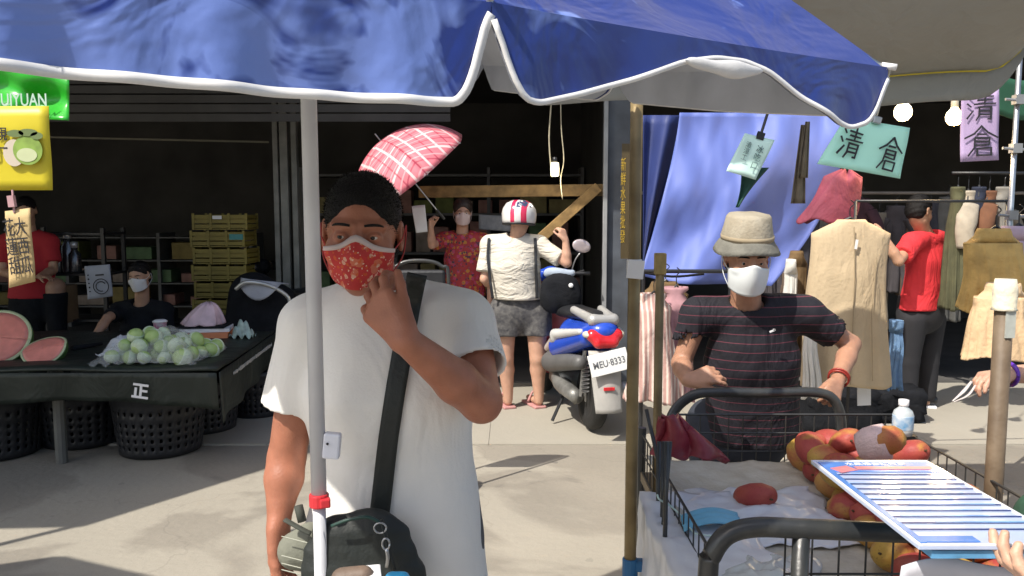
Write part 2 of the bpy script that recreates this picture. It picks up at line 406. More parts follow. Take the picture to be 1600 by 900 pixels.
def hair(name, J, M, m, parent, s=None, kind='short', h=.006, amp=.0022, blades=0):
    s = s or J['s']; c = J['head']; T = lambda x, y, z: c+M@(v3(x, y, z)*s)
    r = .2*s; V = Vox(c-r, c+r, h)
    V.ell(T(0, .018, .040), v3(.0795, .0995, .0885)*s, M, .01)
    if kind in ('short', 'bob', 'volume'):
        V.ell(T(0, .05, -.01), v3(.078, .066, .075 if kind == 'short' else .1)*s, M, .02)
    if kind == 'volume': V.ell(T(0, .01, .065), v3(.09, .095, .085)*s, M, .02)
    if kind == 'bob':
        for q in (-1, 1): V.ell(T(q*.066, .01, -.02), v3(.026, .055, .085)*s, M, .02)
    def n(X, Y, Z): return amp*(np.sin(210*X+40*np.sin(30*Z))*np.sin(190*Y+50*X)+np.sin(160*Z+90*Y))
    V.disp(n)
    # hairline: cut away what lies in front of and below the brow
    fr = M@nrm((0, -1, -.55)); V.ell(T(0, -.140, -.034), v3(.100, .108, .116)*s, M, .008, 'sub')
    if kind == 'short':
        for q in (-1, 1): V.ell(T(q*.09, -.01, -.045), v3(.03, .034, .055)*s, M, .006, 'sub')
        V.cut(M@v3(0, .1, -1), T(0, .05, -.075))
    me = V.mesh(name)
    if blades:
        r_ = np.random.RandomState(2); n_ = len(me.polygons); vs = [v.co.copy() for v in me.vertices]; fs = [p.vertices[:] for p in me.polygons]
        for k in r_.randint(0, n_, blades):
            p = me.polygons[int(k)]; cc = p.center.copy()+Vector(r_.normal(size=3)*.002); nn = p.normal
            d = (nn+Vector(M@v3(0, -.35, .25))+Vector(r_.normal(size=3)*.35)).normalized(); sd = d.cross(Vector(r_.normal(size=3))).normalized()*.0007; L_2 = .0022+.003*r_.rand()
            i0 = len(vs); vs += [cc-sd-nn*.002, cc+sd-nn*.002, cc+d*L_2]; fs.append((i0, i0+1, i0+2))
        me = bpy.data.meshes.new(name); me.from_pydata([tuple(v) for v in vs], [], fs); me.polygons.foreach_set('use_smooth', [True]*len(me.polygons))
    return link(name, me, m, parent)
def face_mask(J, M, m, parent, s=None, mloop=None, top=-.008, bot=-.112, peak=.012, trim=None, half=.066, puff=0, sh=0, gap=.004):
    s = s or J['s']; c = J['head']; tr_ = bvh(parent)
    def fn(u, v, off=0):
        a = (u*2-1); ang = a*1.12; nose = math.exp(-(a/.28)**2)
        z = top+(bot-top)*v+peak*nose*(1-v)*1.2-(.012*abs(a)**1.5)*(1-v)+(.022*abs(a)**2)*v
        rx = (half+.004)*(1-.10*v*v); ry = .088+.006*math.sin(math.pi*min(1, v*1.1))+puff
        ridge = .020*math.exp(-(a/.34)**2)*(1-.75*v)*(1 if v < .95 else .9)
        pl = .0016*math.sin(v*math.pi*6)*(1-a*a)*(1 if not puff else 0)
        y = -(ry+ridge+pl)*math.cos(ang*.98)+.005*v*v*2+.012*abs(a)**6
        x = rx*math.sin(ang)/math.sin(1.12)
        p = Vector(c+M@(v3(x, y-off, z+sh)*s)); o_ = Vector(c+M@(v3(x*.55, -.01, z+sh)*s)); dv = (p-o_); ln = dv.length; dv.normalize()
        w_ = parent.location; h_ = tr_.ray_cast(o_+w_+dv*.25, -dv)
        if h_[0] is not None:
            sd_ = (h_[0]-w_-o_).length
            if sd_ < .16 and ln < sd_+(gap+off)*s: p = o_+dv*(sd_+(gap+off)*s)
        return p
    o = sheet('face_mask', fn, 20, 14, m, parent, .0022*s)
    for q in (-1, 1):
        p0 = np.array(fn(.5+.5*q, .06)); p1 = np.array(fn(.5+.5*q, .9)); e = c+M@(v3(q*.088, .028, .018)*s); e2 = c+M@(v3(q*.086, .03, -.03)*s)
        bm = bmesh.new(); tube(bm, [p0, (p0+e)/2+M@v3(q*.006, 0, .001), e, e2, (p1+e2)/2+M@v3(q*.004, 0, 0), p1], .0016*s, 5, 4)
        obj('ear_loop', bm, mloop or m, o, smooth=True)
    if trim:
        sheet('mask_trim', lambda u, v: fn(u, v*.12-.01, .002), 20, 2, trim, o, .0024*s)
    return o
def eyes(J, M, parent, gaze=(0, 0), s=None):
    s = s or J['s']; c = J['head']; T = lambda x, y, z: c+M@(v3(x, y, z)*s)
    for q in (-1, 1):
        bm = bmesh.new(); bmesh.ops.create_uvsphere(bm, u_segments=20, v_segments=12, radius=.0118*s, matrix=Matrix.Translation(T(q*.032, -.0742, -.001)))
        e = obj('eye', bm, MATS['eyewhite'], parent, smooth=True)
        g = M@nrm((gaze[0], -1, gaze[1])); cc = T(q*.032, -.0742, -.001)
        bm = bmesh.new(); bmesh.ops.create_uvsphere(bm, u_segments=14, v_segments=8, radius=.0062*s, matrix=Matrix.Translation(cc+g*.0072*s))
        obj('iris', bm, MATS['iris'], e, smooth=True)
    # eyebrows follow the brow ridge
    for q in (-1, 1):
        bm = bmesh.new(); tube(bm, [T(q*.014, -.0932, .0225), T(q*.028, -.0905, .0245), T(q*.043, -.082, .0235), T(q*.053, -.071, .0185)], [.0032*s, .0042*s, .0034*s, .0012*s], 6, 4, flat=.8)
        obj('eyebrow', bm, MATS['hair'], parent, smooth=True)

# ---------------------------------------------------------------- shared materials
skin_tan = mat('skin_tan', (.36, .18, .115), .5, .10, 30, .12, 180, sss=.15)
skin_mid = mat('skin_mid', (.5, .28, .19), .5, .08, 25, .1, 150, sss=.15)
mat('eyewhite', (.55, .5, .46), .2, .03); mat('iris', (.02, .012, .008), .1, 0); mat('hair', (.007, .006, .006), .6, .3, 120, .5, 260, spec=.25)
M_black = mat('black_plastic', (.018, .019, .022), .42, .2, 6, .1, 60)
M_dark = mat('dark_cloth', (.010, .011, .014), .9, .25, 12, .3, 90, spec=.2)
M_metal = mat('brushed_metal', (.45, .46, .47), .35, .1, 20, .05, 80, metal=.9)
M_tube = mat('dark_painted_tube', (.022, .025, .028), .38, .35, 14, .12, 90, coat=.15, col2=(.045, .045, .042))
M_rust = mat('bronze_scuffed_pole', (.15, .10, .04), .5, .4, 9, .2, 40, metal=.25, col2=(.33, .25, .12))
M_whitepole = mat('white_painted_pole', (.62, .63, .66), .4, .05, 9, .05, 50, col2=(.54, .55, .59))
M_paper = mat('white_paper', (.75, .75, .76), .7, .03, 6, .05, 20)
M_ink = mat('black_ink', (.02, .02, .025), .7, .1)
M_wood = mat('raw_timber', (.24, .15, .055), .75, .35, 12, .3, 40)
M_string = mat('pale_string', (.5, .47, .38), .8)

# ---------------------------------------------------------------- ground
def ground_mat():
    m = mat('concrete_paving', (.285, .255, .205), .85, .16, 1.3, .35, 26, detail=8); n, b, L = nodes_of(m)
    tc, sp = coord_sep(n, L)
    base = b.inputs['Base Color'].links[0].from_socket
    n2 = n.nodes.new('ShaderNodeTexNoise'); n2.inputs['Scale'].default_value = 42; n2.inputs['Detail'].default_value = 6; L(tc.outputs['Object'], n2.inputs['Vector'])
    c = mixc(n, L, mth(n, L, 'MULTIPLY', n2.outputs['Fac'], .5), base, (.20, .19, .175))
    # darker oily stains and pale scrapes
    n3 = n.nodes.new('ShaderNodeTexNoise'); n3.inputs['Scale'].default_value = 2.6; n3.inputs['Detail'].default_value = 5; n3.inputs['Distortion'].default_value = 1.2; L(tc.outputs['Object'], n3.inputs['Vector'])
    r3 = n.nodes.new('ShaderNodeValToRGB'); r3.color_ramp.elements[0].position = .60; r3.color_ramp.elements[1].position = .72; L(n3.outputs['Fac'], r3.inputs[0])
    c = mixc(n, L, mth(n, L, 'MULTIPLY', r3.outputs[0], .38), c, (.12, .11, .10))
    # repaired trench edges: darker line y = 4.7+.05x, cracks from voronoi
    vo = n.nodes.new('ShaderNodeTexVoronoi'); vo.feature = 'DISTANCE_TO_EDGE'; vo.inputs['Scale'].default_value = .55
    wv = n.nodes.new('ShaderNodeVectorMath'); wv.operation = 'ADD'; L(tc.outputs['Object'], wv.inputs[0])
    sc = n.nodes.new('ShaderNodeVectorMath'); sc.operation = 'SCALE'; L(n3.outputs['Color'], sc.inputs[0]); sc.inputs['Scale'].default_value = .5; L(sc.outputs[0], wv.inputs[1]); L(wv.outputs[0], vo.inputs['Vector'])
    v2 = n.nodes.new('ShaderNodeTexVoronoi'); v2.inputs['Scale'].default_value = 3.2; L(tc.outputs['Object'], v2.inputs['Vector'])
    v2b = n.nodes.new('ShaderNodeTexNoise'); v2b.inputs['Scale'].default_value = 30; L(tc.outputs['Object'], v2b.inputs['Vector'])
    sp2 = mth(n, L, 'LESS_THAN', mth(n, L, 'ADD', v2.outputs['Distance'], mth(n, L, 'MULTIPLY', v2b.outputs['Fac'], .12)), .125); c = mixc(n, L, mth(n, L, 'MULTIPLY', sp2, .5), c, (.09, .085, .08))
    n5 = n.nodes.new('ShaderNodeTexNoise'); n5.inputs['Scale'].default_value = .8; n5.inputs['Detail'].default_value = 7; n5.inputs['Distortion'].default_value = .6; L(tc.outputs['Object'], n5.inputs['Vector'])
    r5 = n.nodes.new('ShaderNodeValToRGB'); r5.color_ramp.elements[0].position = .50; r5.color_ramp.elements[1].position = .54; L(n5.outputs['Fac'], r5.inputs[0]); c = mixc(n, L, mth(n, L, 'MULTIPLY', r5.outputs[0], .38), c, (.46, .425, .35))
    n6 = n.nodes.new('ShaderNodeTexNoise'); n6.inputs['Scale'].default_value = 160; n6.inputs['Detail'].default_value = 3; L(tc.outputs['Object'], n6.inputs['Vector']); r6 = n.nodes.new('ShaderNodeValToRGB'); r6.color_ramp.elements[0].position = .6; r6.color_ramp.elements[1].position = .7; L(n6.outputs['Fac'], r6.inputs[0]); c = mixc(n, L, mth(n, L, 'MULTIPLY', r6.outputs[0], .35), c, (.12, .11, .10))
    cr = mth(n, L, 'LESS_THAN', vo.outputs['Distance'], .0035)
    c = mixc(n, L, mth(n, L, 'MULTIPLY', cr, .15), c, (.10, .09, .08)); L(c, b.inputs['Base Color']); return m
GM = ground_mat()
bm = bmesh.new(); box(bm, (0, 20, -.25), (160, 160, .5)); g = obj('ground', bm, GM); struct(g)
pav = mat('pale_shop_pavement', (.36, .335, .28), .8, .14, 2, .3, 30, detail=8, col2=(.335, .31, .26))
bm = bmesh.new()
for i in range(8):
    for j in range(2):
        box(bm, (-5.3+i*1.47, 5.83+j*1.26, .0), (1.467, 1.257, .024))
o = obj('pavement', bm, pav); struct(o)
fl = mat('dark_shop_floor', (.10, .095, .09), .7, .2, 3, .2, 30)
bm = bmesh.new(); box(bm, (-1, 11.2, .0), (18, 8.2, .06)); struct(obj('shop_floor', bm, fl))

# ---------------------------------------------------------------- market building (shop row)
bld = empty('market_building', (0, 6.0, 0)); tag(bld, 'dark open-fronted shop row with roller shutters behind the stalls', 'building')
def wbox(name, c, s, m, par=bld, bev=0, rot=None):
    bm = bmesh.new(); box(bm, Vector(c)-par.location, s, rot); return obj(name, bm, m, par, bev=bev)
wm = mat('dark_wall', (.06, .057, .052), .9, .3, 1.5, .2, 12)  # very dark wall tone, mottled at random
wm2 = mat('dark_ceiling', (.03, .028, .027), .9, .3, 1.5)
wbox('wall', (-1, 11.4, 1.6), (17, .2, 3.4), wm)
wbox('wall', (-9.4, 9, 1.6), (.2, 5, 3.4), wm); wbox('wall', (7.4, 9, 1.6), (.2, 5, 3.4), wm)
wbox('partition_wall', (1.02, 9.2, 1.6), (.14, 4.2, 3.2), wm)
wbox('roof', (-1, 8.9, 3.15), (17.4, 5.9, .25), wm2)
fas = mat('grimy_fascia', (.06, .056, .052), .8, .4, 3, .2, 20)
wbox('fascia', (-1, 6.02, 3.38), (17.4, .14, .7), fas)
wbox('upper_wall', (-1, 6.35, 6.2), (17.4, .5, 5.0), mat('tiled_upper_wall', (.38, .36, .33), .7, .15, 3))
# roller shutter head: ribbed slats seen dimly
bm = bmesh.new()
for i in range(10): box(bm, (-3.2, .62, 2.30+i*.075), (5.4, .02, .062), (R(8), 0, 0))
obj('roller_shutter', bm, mat('grey_shutter', (.05, .05, .05), .5, .2, 4, metal=.4), bld)
pm = mat('grey_green_post', (.19, .195, .18), .6, .3, 6, .1, 20)
dk = mat('blue_grey_pillar', (.10, .115, .14), .55, .3, 4, .1, 20, col2=(.05, .055, .065))
for px, w in ((433, .045), (446, .07), (462, .05)):
    p = P(px, 300, 7.4); wbox('shutter_rail', (p.x, 7.4, 1.62), (w, .07, 2.5), pm, bev=.004)
p = P(962, 300, 6.9); wbox('pillar', (p.x, 6.9, 1.55), (.2, .3, 3.1), dk, bev=.01)
wbox('pillar_flange', (P(946, 300, 6.7).x, 6.72, 1.55), (.035, .05, 3.1), mat('pale_edge', (.3, .31, .32), .5), bev=.004)
# timber beam and brace across the opening
def beam(name, a, b, r, m, par, w=None):
    a, b = Vector(a)-par.location, Vector(b)-par.location; L = (b-a).length
    bm = bmesh.new(); box(bm, (0, 0, 0), (L, r[0], r[1])); o = obj(name, bm, m, par, bev=.004)
    o.location = (a+b)/2; o.rotation_euler = (b-a).to_track_quat('X', 'Z').to_euler(); return o
beam('awning_beam', P(655, 300, 7.0), P(948, 297, 6.8), (.05, .10), M_wood, bld)
beam('awning_brace', P(935, 292, 6.75), P(845, 372, 6.75), (.045, .085), M_wood, bld)
beam('conduit', P(60, 214, 8.2), P(420, 222, 8.2), (.02, .02), mat('dusty_conduit', (.2, .19, .14), .7), bld)
# yellow writing down the pillar
ylp = empty('pillar_sign', P(979, 315, 6.5)); tag(ylp, 'narrow vertical yellow-lettered strip on the dark pillar beside the bronze pole', 'sign')
bm = bmesh.new(); box(bm, (0, 0, 0), (.085, .008, .92)); obj('sign_board', bm, mat('dark_strip', (.07, .05, .02), .6), ylp)
text('lettering', '新\n鮮\n水\n果\n批\n發', .115, mat('yellow_letter', (.42, .28, .03), .6), ylp, (-.03, -.006, 0), bold=.0, sx=.38)

# ---------------------------------------------------------------- straps, plug lamp
def strap(name, pts, w, m, label, cat, group=None):
    bm = bmesh.new(); tube(bm, pts, w, 6, 5, flat=.35); return tag(obj(name, bm, m, smooth=True), label, cat, group)
mst = mat('pale_strap', (.42, .38, .27), .8, .2, 20)
strap('strap', [P(862, 150, 6.4), P(858, 215, 6.4), P(861, 262, 6.4), P(863, 276, 6.4)], .018, mst, 'pale strap hanging from the awning and ending at the small lit lamp', 'strap', 'straps hanging in the middle opening')
strap('strap', [P(876, 150, 6.4), P(877, 200, 6.4), P(881, 250, 6.4), P(876, 280, 6.4), P(879, 312, 6.4)], .013, mst, 'longer pale strap with a twisted end just right of the small lit lamp', 'strap', 'straps hanging in the middle opening')
lp = empty('plug_lamp', P(867, 264, 6.38)); tag(lp, 'small glowing cream lamp hanging by the straps above the motor scooter', 'lamp')
bm = bmesh.new(); lathe(bm, [(.0, -.06), (.032, -.055), (.036, 0), (.03, .05), (0, .055)], seg=12); obj('lamp_glass', bm, mat('lit_lamp', (1, .9, .6), .5, 0, emis=1.2), lp, smooth=True)
l = bpy.data.lights.new('plug_light', 'POINT'); l.energy = 3; l.color = (1, .85, .6); l.shadow_soft_size = .05; lo = bpy.data.objects.new('plug_light', l); COL.objects.link(lo); lo.location = P(867, 268, 6.3)+Vector((0, 0, -.08))
bm = bmesh.new(); lathe(bm, [(.0, .05), (.02, .052), (.018, .09), (0, .095)], seg=10); obj('lamp_cap', bm, M_black, lp, smooth=True)

# ---------------------------------------------------------------- overhead awnings
# left shop awning (throws the shade over the fruit stall)
aw = empty('fruit_shop_awning', (-4, 4, 2.6)); tag(aw, 'dark green canvas awning above the watermelon stall at left', 'awning')
gcan = mat('dark_green_canvas', (.02, .05, .03), .8, .2, 4, .2, 30)
bm = bmesh.new(); poly = [(-3.5, 2.5), (-2.92, 3.34), (-2.25, 4.55), (-1.75, 6.1), (-8.8, 6.1), (-8.8, 2.2)]
va = [bm.verts.new((x+4, y-4, .02*math.sin(3*x)+(y-4)*.11)) for x, y in poly]; vb = [bm.verts.new(v.co+Vector((0, 0, .03))) for v in va]
bm.faces.new(va); bm.faces.new(vb[::-1]); n_ = len(va)
for i in range(n_): bm.faces.new((va[i], va[(i+1) % n_], vb[(i+1) % n_], vb[i]))
obj('awning_cloth', bm, gcan, aw)
bm = bmesh.new()
for q in ((-3.5, 2.55), (-8.7, 2.3)): tube(bm, [(q[0]+4, q[1]-4, -2.6), (q[0]+4, q[1]-4, (q[1]-4)*.11)], .022, 8)
obj('awning_post', bm, M_metal, aw)

# grey awning of the clothes stall, upper right: a sagging sheet with yellow binding
aw2 = empty('clothes_stall_awning', (1.5, 3.2, 2.4)); tag(aw2, 'sagging grey canvas awning with yellow piping over the clothes stall', 'awning')
mg = mat('grey_awning_canvas', (.30, .30, .28), .8, .08, 2, .15, 40)
def awf(u, v):
    x = .15+2.17*u; y = 2.92+.73*v
    z = 2.47-.32*v**1.1-.05*math.sin(math.pi*u)*math.sin(math.pi*v)
    if u > .9: z += .20*((u-.9)/.1)**2*v
    z -= .02*math.sin(u*9+v*3)
    return (x-1.5, y-3.2, z-2.4)
sheet('awning_cloth', awf, 40, 20, mg, aw2, .006)
myl = mat('yellow_piping', (.55, .45, .03), .6)
bm = bmesh.new(); tube(bm, [awf(i/30, 1) for i in range(31)]+[awf(1, 1-j/12) for j in range(13)], .008, 6); obj('piping', bm, myl, aw2, smooth=True)
def awd(u, v):
    a = Vector(awf(u, 1)); return a+Vector((0, .012*math.sin(u*30)*v, -.13*v*(1-.9*max(0, (u-.86)/.14)**2)))
sheet('valance', awd, 60, 4, mg, aw2, .004)
bm = bmesh.new(); tube(bm, [awf(.72, .02), awf(.8, .25), awf(.9, .55), awf(1, .85)], .004, 5); obj('rope', bm, M_ink, aw2)
bm = bmesh.new(); box(bm, Vector(awf(.79, .22))+Vector((0, 0, -.02)), (.05, .02, .02), (0, 0, .5)); box(bm, Vector(awf(.995, .8))+Vector((0, 0, -.01)), (.07, .02, .02), (0, 0, .3)); obj('rope_clip', bm, M_ink, aw2)
# green canvas beyond, right edge
def gcf(u, v): return P(1552+150*u, 112+62*v+14*math.sin(u*5), 4.3+.2*u)
tag(sheet('green_canvas', gcf, 12, 6, mat('green_tarp', (.02, .10, .05), .7, .2, 5, .1, 20), None, .004), 'dark green canvas flap behind the purple sign at the right edge', 'canvas')

# unseen awning added overhead, behind the camera, to cast shade
aw3 = empty('added_shade_awning', (0, -1, 2.45)); tag(aw3, 'unseen blue awning added overhead behind the camera for its shade', 'awning')
bm = bmesh.new(); box(bm, (.75, .0, 0), (2.6, 1.9, .03), (R(3), 0, 0)); obj('awning_cloth', bm, mat('blue_cloth_plain', (.05, .09, .32), .7, .1), aw3)
bm = bmesh.new()
for x, y in ((-.5, -.9), (2.0, -.9)): tube(bm, [(x, y, -2.45), (x, y, 0)], .02, 8)
obj('awning_post', bm, M_metal, aw3)

# ---------------------------------------------------------------- blue market umbrella
T1 = Vector((-.027, 1.02, 1.805)); T2 = Vector((.645, 1.415, 1.795)); dirn = Vector((.863, .505, 0)); inn = Vector((-.505, .863, 0))
T0 = T1-dirn*.64; T0.z = 1.80
T3 = T2+inn*.76; T3.z = 1.91; T4 = T2+inn*1.46; T4.z = 2.03; T6 = Vector((-1.2, 1.9, 2.0)); T5 = (T4+T6)/2; T5.z = 2.01; T7 = (T0+T6)/2; T7.z = 1.9
TIPS = [T0, T1, T2, T3, T4, T5, T6, T7]; APEX = Vector((-.39, 1.66, 2.28))
um = empty('market_umbrella', (APEX.x, APEX.y, 0)); tag(um, 'large square blue stall umbrella with white-edged valance on a white pole', 'umbrella')
off = um.location
def blue_mat():
    m = mat('blue_tarpaulin', (.02, .035, .17), .38, .3, 3, .12, 30, coat=.1, sheen=.1); n, b, L = nodes_of(m)
    tc, sp = coord_sep(n, L)
    n1 = n.nodes.new('ShaderNodeTexNoise'); n1.inputs['Scale'].default_value = 7.5; n1.inputs['Detail'].default_value = 3; n1.inputs['Distortion'].default_value = 1.6; L(tc.outputs['Object'], n1.inputs['Vector'])
    # faded left half, its sunlit see-through mottling painted into the colour; right deep blue
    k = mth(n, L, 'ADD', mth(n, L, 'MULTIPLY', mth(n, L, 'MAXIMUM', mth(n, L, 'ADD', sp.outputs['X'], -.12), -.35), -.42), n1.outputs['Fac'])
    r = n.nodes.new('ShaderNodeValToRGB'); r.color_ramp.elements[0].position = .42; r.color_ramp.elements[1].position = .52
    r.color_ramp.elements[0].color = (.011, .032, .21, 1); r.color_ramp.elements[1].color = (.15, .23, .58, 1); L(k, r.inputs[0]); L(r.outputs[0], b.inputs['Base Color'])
    return m
MB_ = blue_mat(); M_trim = mat('white_binding', (.72, .72, .72), .6, .08, 30); M_silver = mat('silver_grey_lining', (.48, .51, .58), .55, .15, 6, .15, 25)
tips = [t-off for t in TIPS]; apex = APEX-off
def canopy_pt(a, b, u, v, k=0):
    e = a.lerp(b, u); p = apex.lerp(e, v); s4 = 4*u*(1-u)
    p.z += .11*math.sin(math.pi*v)*(1-.35*s4) - .028*s4*v*(1-v)
    mid = (a+b)/2; p += (Vector((0, 0, apex.z))-Vector((mid.x, mid.y, apex.z))).normalized()*(.012*s4*v*v)
    g_ = v*s4*(1-v**8); p.z += g_*(.014*math.sin(u*9+v*14+k)+.008*math.sin(u*23-v*17+k*2+2*math.sin(v*7))+.005*math.sin(u*41+v*33)+.012*math.sin((u+v)*19+3*math.sin(u*5))) + .012*s4*math.exp(-((v-.75)/.1)**2)
    return p
for i in range(8):
    a, b = tips[i], tips[(i+1) % 8]
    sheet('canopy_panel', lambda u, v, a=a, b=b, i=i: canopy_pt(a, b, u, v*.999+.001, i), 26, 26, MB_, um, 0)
def lerpk(ks, u):
    return float(np.interp(u, [k[0] for k in ks], [k[1] for k in ks]))
def sm(ks, u):
    return (lerpk(ks, u-.012)+lerpk(ks, u)+lerpk(ks, u+.012))/3
DROPS = {0: [(0, .10), (.15, .118), (.5, .125), (.85, .127), (.93, .125), (.965, .085), (.985, .03), (1, .01)],
         1: [(0, .01), (.02, .07), (.05, .115), (.09, .118), (.18, .10), (.30, .072), (.42, .038), (.50, .026), (.58, .024), (.64, .034), (.74, .070), (.84, .10), (.9, .108), (.95, .095), (.985, .05), (1, .01)]}
DD = [(0, .01), (.04, .06), (.1, .085), (.5, .09), (.9, .085), (.96, .06), (1, .01)]
for i in range(8):
    a, b = tips[i], tips[(i+1) % 8]; ks = DROPS.get(i, DD); nd = Vector(((b-a).y, -(b-a).x, 0)).normalized()
    def vf(u, v, a=a, b=b, ks=ks, nd=nd, i=i):
        p = canopy_pt(a, b, u, 1, i); d = sm(ks, u); p.z -= d*v
        return p+nd*((.012*math.sin(u*17+i)+.008*math.sin(u*41))*v*d*8*.6+.004)
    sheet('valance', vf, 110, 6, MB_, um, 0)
    def vi(u, v, vf=vf, nd=nd): return Vector(vf(u, v))-nd*.006
    sheet('valance_lining', vi, 60, 6, M_silver, um, 0)
    def tf_(u, v, vf=vf, nd=nd, w_=(.0115 if i == 0 else .0078)):
        p = Vector(vf(u, 1)); q0 = Vector(vf(max(0, u-.01), 1)); q1 = Vector(vf(min(1, u+.01), 1)); t_ = (q1-q0).normalized(); n_ = t_.cross(nd).normalized()
        if n_.z < 0: n_ = -n_
        return p+n_*(w_*(v-.35))+nd*.003
    sheet('hem_trim', tf_, 140, 1, M_trim, um, .002)
    def li(u, v, a=a, b=b, i=i): return canopy_pt(a, b, u, v*.995+.003, i)-Vector((0, 0, .012))
    sheet('canopy_lining', li, 12, 12, M_silver, um, 0)
# rolled-up flap of lining showing under the gathered front valance
a, b = tips[1], tips[2]
def roll(u, v):
    p = a.lerp(b, .41+.20*u); nd = Vector((dirn.y, -dirn.x, 0)); ang = v*4.2
    r = .011*math.sin(math.pi*min(1, max(0, u)))**.5+.0025*math.sin(u*9+2)*math.sin(math.pi*min(1, max(0, u)))
    return p+Vector((0, 0, -.036+math.cos(ang)*r-.004*math.sin(math.pi*u)))+nd*(.002+math.sin(ang)*r*.7)
sheet('rolled_flap', roll, 30, 14, mat('pale_lining', (.62, .62, .62), .5, .1, 10, .2, 30), um, .002)
bm = bmesh.new()
for t in tips: tube(bm, [apex+Vector((0, 0, -.03)), apex.lerp(t, .5)+Vector((0, 0, .075)), t+Vector((0, 0, -.004))], .006, 6, 4)
obj('ribs', bm, M_metal, um, smooth=True)
for i, t in enumerate(tips):
    d = (t-apex); d.z = 0; d.normalize(); bm = bmesh.new()
    tube(bm, [t-d*.008+Vector((0, 0, .004)), t+d*.016+Vector((0, 0, .0 if i != 1 else .012))], .0058, 8); obj('rib_tip', bm, mat('white_tip', (.75, .75, .74), .5), um, smooth=True)
pp = P(490, 420, 1.5); px0 = Vector((-.371, 1.5, 0))-off
bm = bmesh.new(); tube(bm, [px0+Vector((0, 0, 1.0)), px0+Vector((-.002, 0, 1.9)), apex+Vector((0, 0, -.02))], .0148, 16); obj('upper_pole', bm, M_whitepole, um, smooth=True)
bm = bmesh.new(); tube(bm, [px0, px0+Vector((0, 0, .99))], .0125, 16); obj('lower_pole', bm, M_whitepole, um, smooth=True)
jz = P(490, 782, 1.5).z
bm = bmesh.new(); tube(bm, [px0+Vector((0, 0, jz-.012)), px0+Vector((0, 0, jz+.014))], .019, 16); box(bm, px0+Vector((.014, -.012, jz)), (.02, .018, .018), (0, 0, .3)); obj('locking_collar', bm, mat('red_plastic', (.55, .03, .04), .4), um, bev=.003)
bm = bmesh.new(); box(bm, px0+Vector((.028, -.004, P(515, 695, 1.5).z)), (.032, .02, .05), (0, .1, 0)); clip = obj('pole_bracket', bm, mat('white_plastic', (.72, .74, .82), .4), um, bev=.004)
bm = bmesh.new(); bmesh.ops.create_uvsphere(bm, u_segments=8, v_segments=6, radius=.0026, matrix=Matrix.Translation(px0+Vector((.022, -.0155, P(515, 690, 1.5).z)))); obj('screw', bm, M_ink, clip)
bm = bmesh.new(); lathe(bm, [(.22, 0), (.22, .05), (.05, .08), (.02, .09)], px0, 28); obj('weighted_base', bm, M_black, um)

# second umbrella far left, out of frame, whose shade falls on the road
um2 = empty('shade_umbrella', (-3.25, 1.35, 0)); tag(um2, 'round blue umbrella of the next stall, left of the frame', 'umbrella')
bm = bmesh.new(); lathe(bm, [(.0, 2.5), (.5, 2.42), (.95, 2.2), (1.0, 2.1)], seg=8); obj('canopy', bm, MATS['blue_cloth_plain'], um2)
bm = bmesh.new(); tube(bm, [(0, 0, 0), (0, 0, 2.5)], .018, 10); obj('pole', bm, M_whitepole, um2)

# ---------------------------------------------------------------- bronze poles
def zpole(name, px, Y, r, ztop, label, m=M_rust, z0=0):
    p = P(px, 500, Y); bm = bmesh.new(); tube(bm, [(0, 0, z0), (0, 0, ztop)], r, 16)
    e = empty(name, (p.x, Y, 0)); tag(e, label, 'pole'); obj('tube', bm, m, e, smooth=True); return e
tp = zpole('awning_pole', 990, 2.15, .0165, 1.98, 'tall scuffed bronze pole with white tape standing left of the cart')
bm = bmesh.new(); tube(bm, [(0, 0, P(985, 432, 2.15).z), (0, 0, P(985, 405, 2.15).z)], .0205, 12); box(bm, (.0, -.021, P(985, 420, 2.15).z), (.045, .004, .05), (0, .1, 0)); obj('tape_wrap', bm, M_paper, tp, bev=.002)
bm = bmesh.new(); tube(bm, [(.012, 0, 1.0), (.012, 0, 1.97)], .012, 10); 
bm.free()
bm = bmesh.new(); zz = P(985, 872, 2.15).z; tube(bm, [(0, 0, 0), (0, 0, zz)], .0215, 14); box(bm, (.03, 0, zz-.02), (.05, .03, .03)); obj('blue_socket', bm, mat('blue_socket', (.02, .13, .30), .5), tp, bev=.003)

# ---------------------------------------------------------------- hanging blue tarp behind the hat man
def tarp_mat():
    m = mat('lilac_blue_tarp', (.10, .145, .43), .6, .05, 2, .04, 14); n, b, L = nodes_of(m)
    return m
def tf(u, v):
    lx = 1062-62*v**1.3; rx = 1322-52*v-70*max(0, v-.45)**1.2
    rx = 1322-30*v-165*max(0, v-.35)**1.5
    px = lx+(rx-lx)*u; py = 176+(268-14*math.cos(u*3)+8*math.sin(u*6))*v-40*v*max(0, u-.72)**1.2
    Y = 5.2+.035*crum(u*.9, v*.35, 4, 3)+.05*math.sin(u*7+v*2)*(.4+v)+.03*math.sin(v*9+u*3)-.2*v*(1-u)+.018*math.sin(u*17+v*5)+.01*math.sin(u*31-v*14)
    return P(px, py, Y)
tarp = sheet('hanging_tarp', tf, 50, 34, tarp_mat(), None, .004); tag(tarp, 'pale blue-violet tarp hung as a backdrop behind the man in the bucket hat', 'tarp')
def tf2(u, v):
    p = P(1000+62*u-50*v*(1-u)*.3, 170+200*v-120*v*u, 5.32+.05*math.sin(u*9)); return p
tag(sheet('navy_tarp_fold', lambda u, v: P(1005+(70-72*v)*u, 180+240*v, 5.4+.06*math.sin(u*8+v)), 14, 16, mat('navy_tarp', (.025, .04, .15), .6, .2, 4, .1, 20), None, .004), 'dark navy tarp hanging at the left edge of the pale blue tarp', 'tarp')
bm = bmesh.new(); 
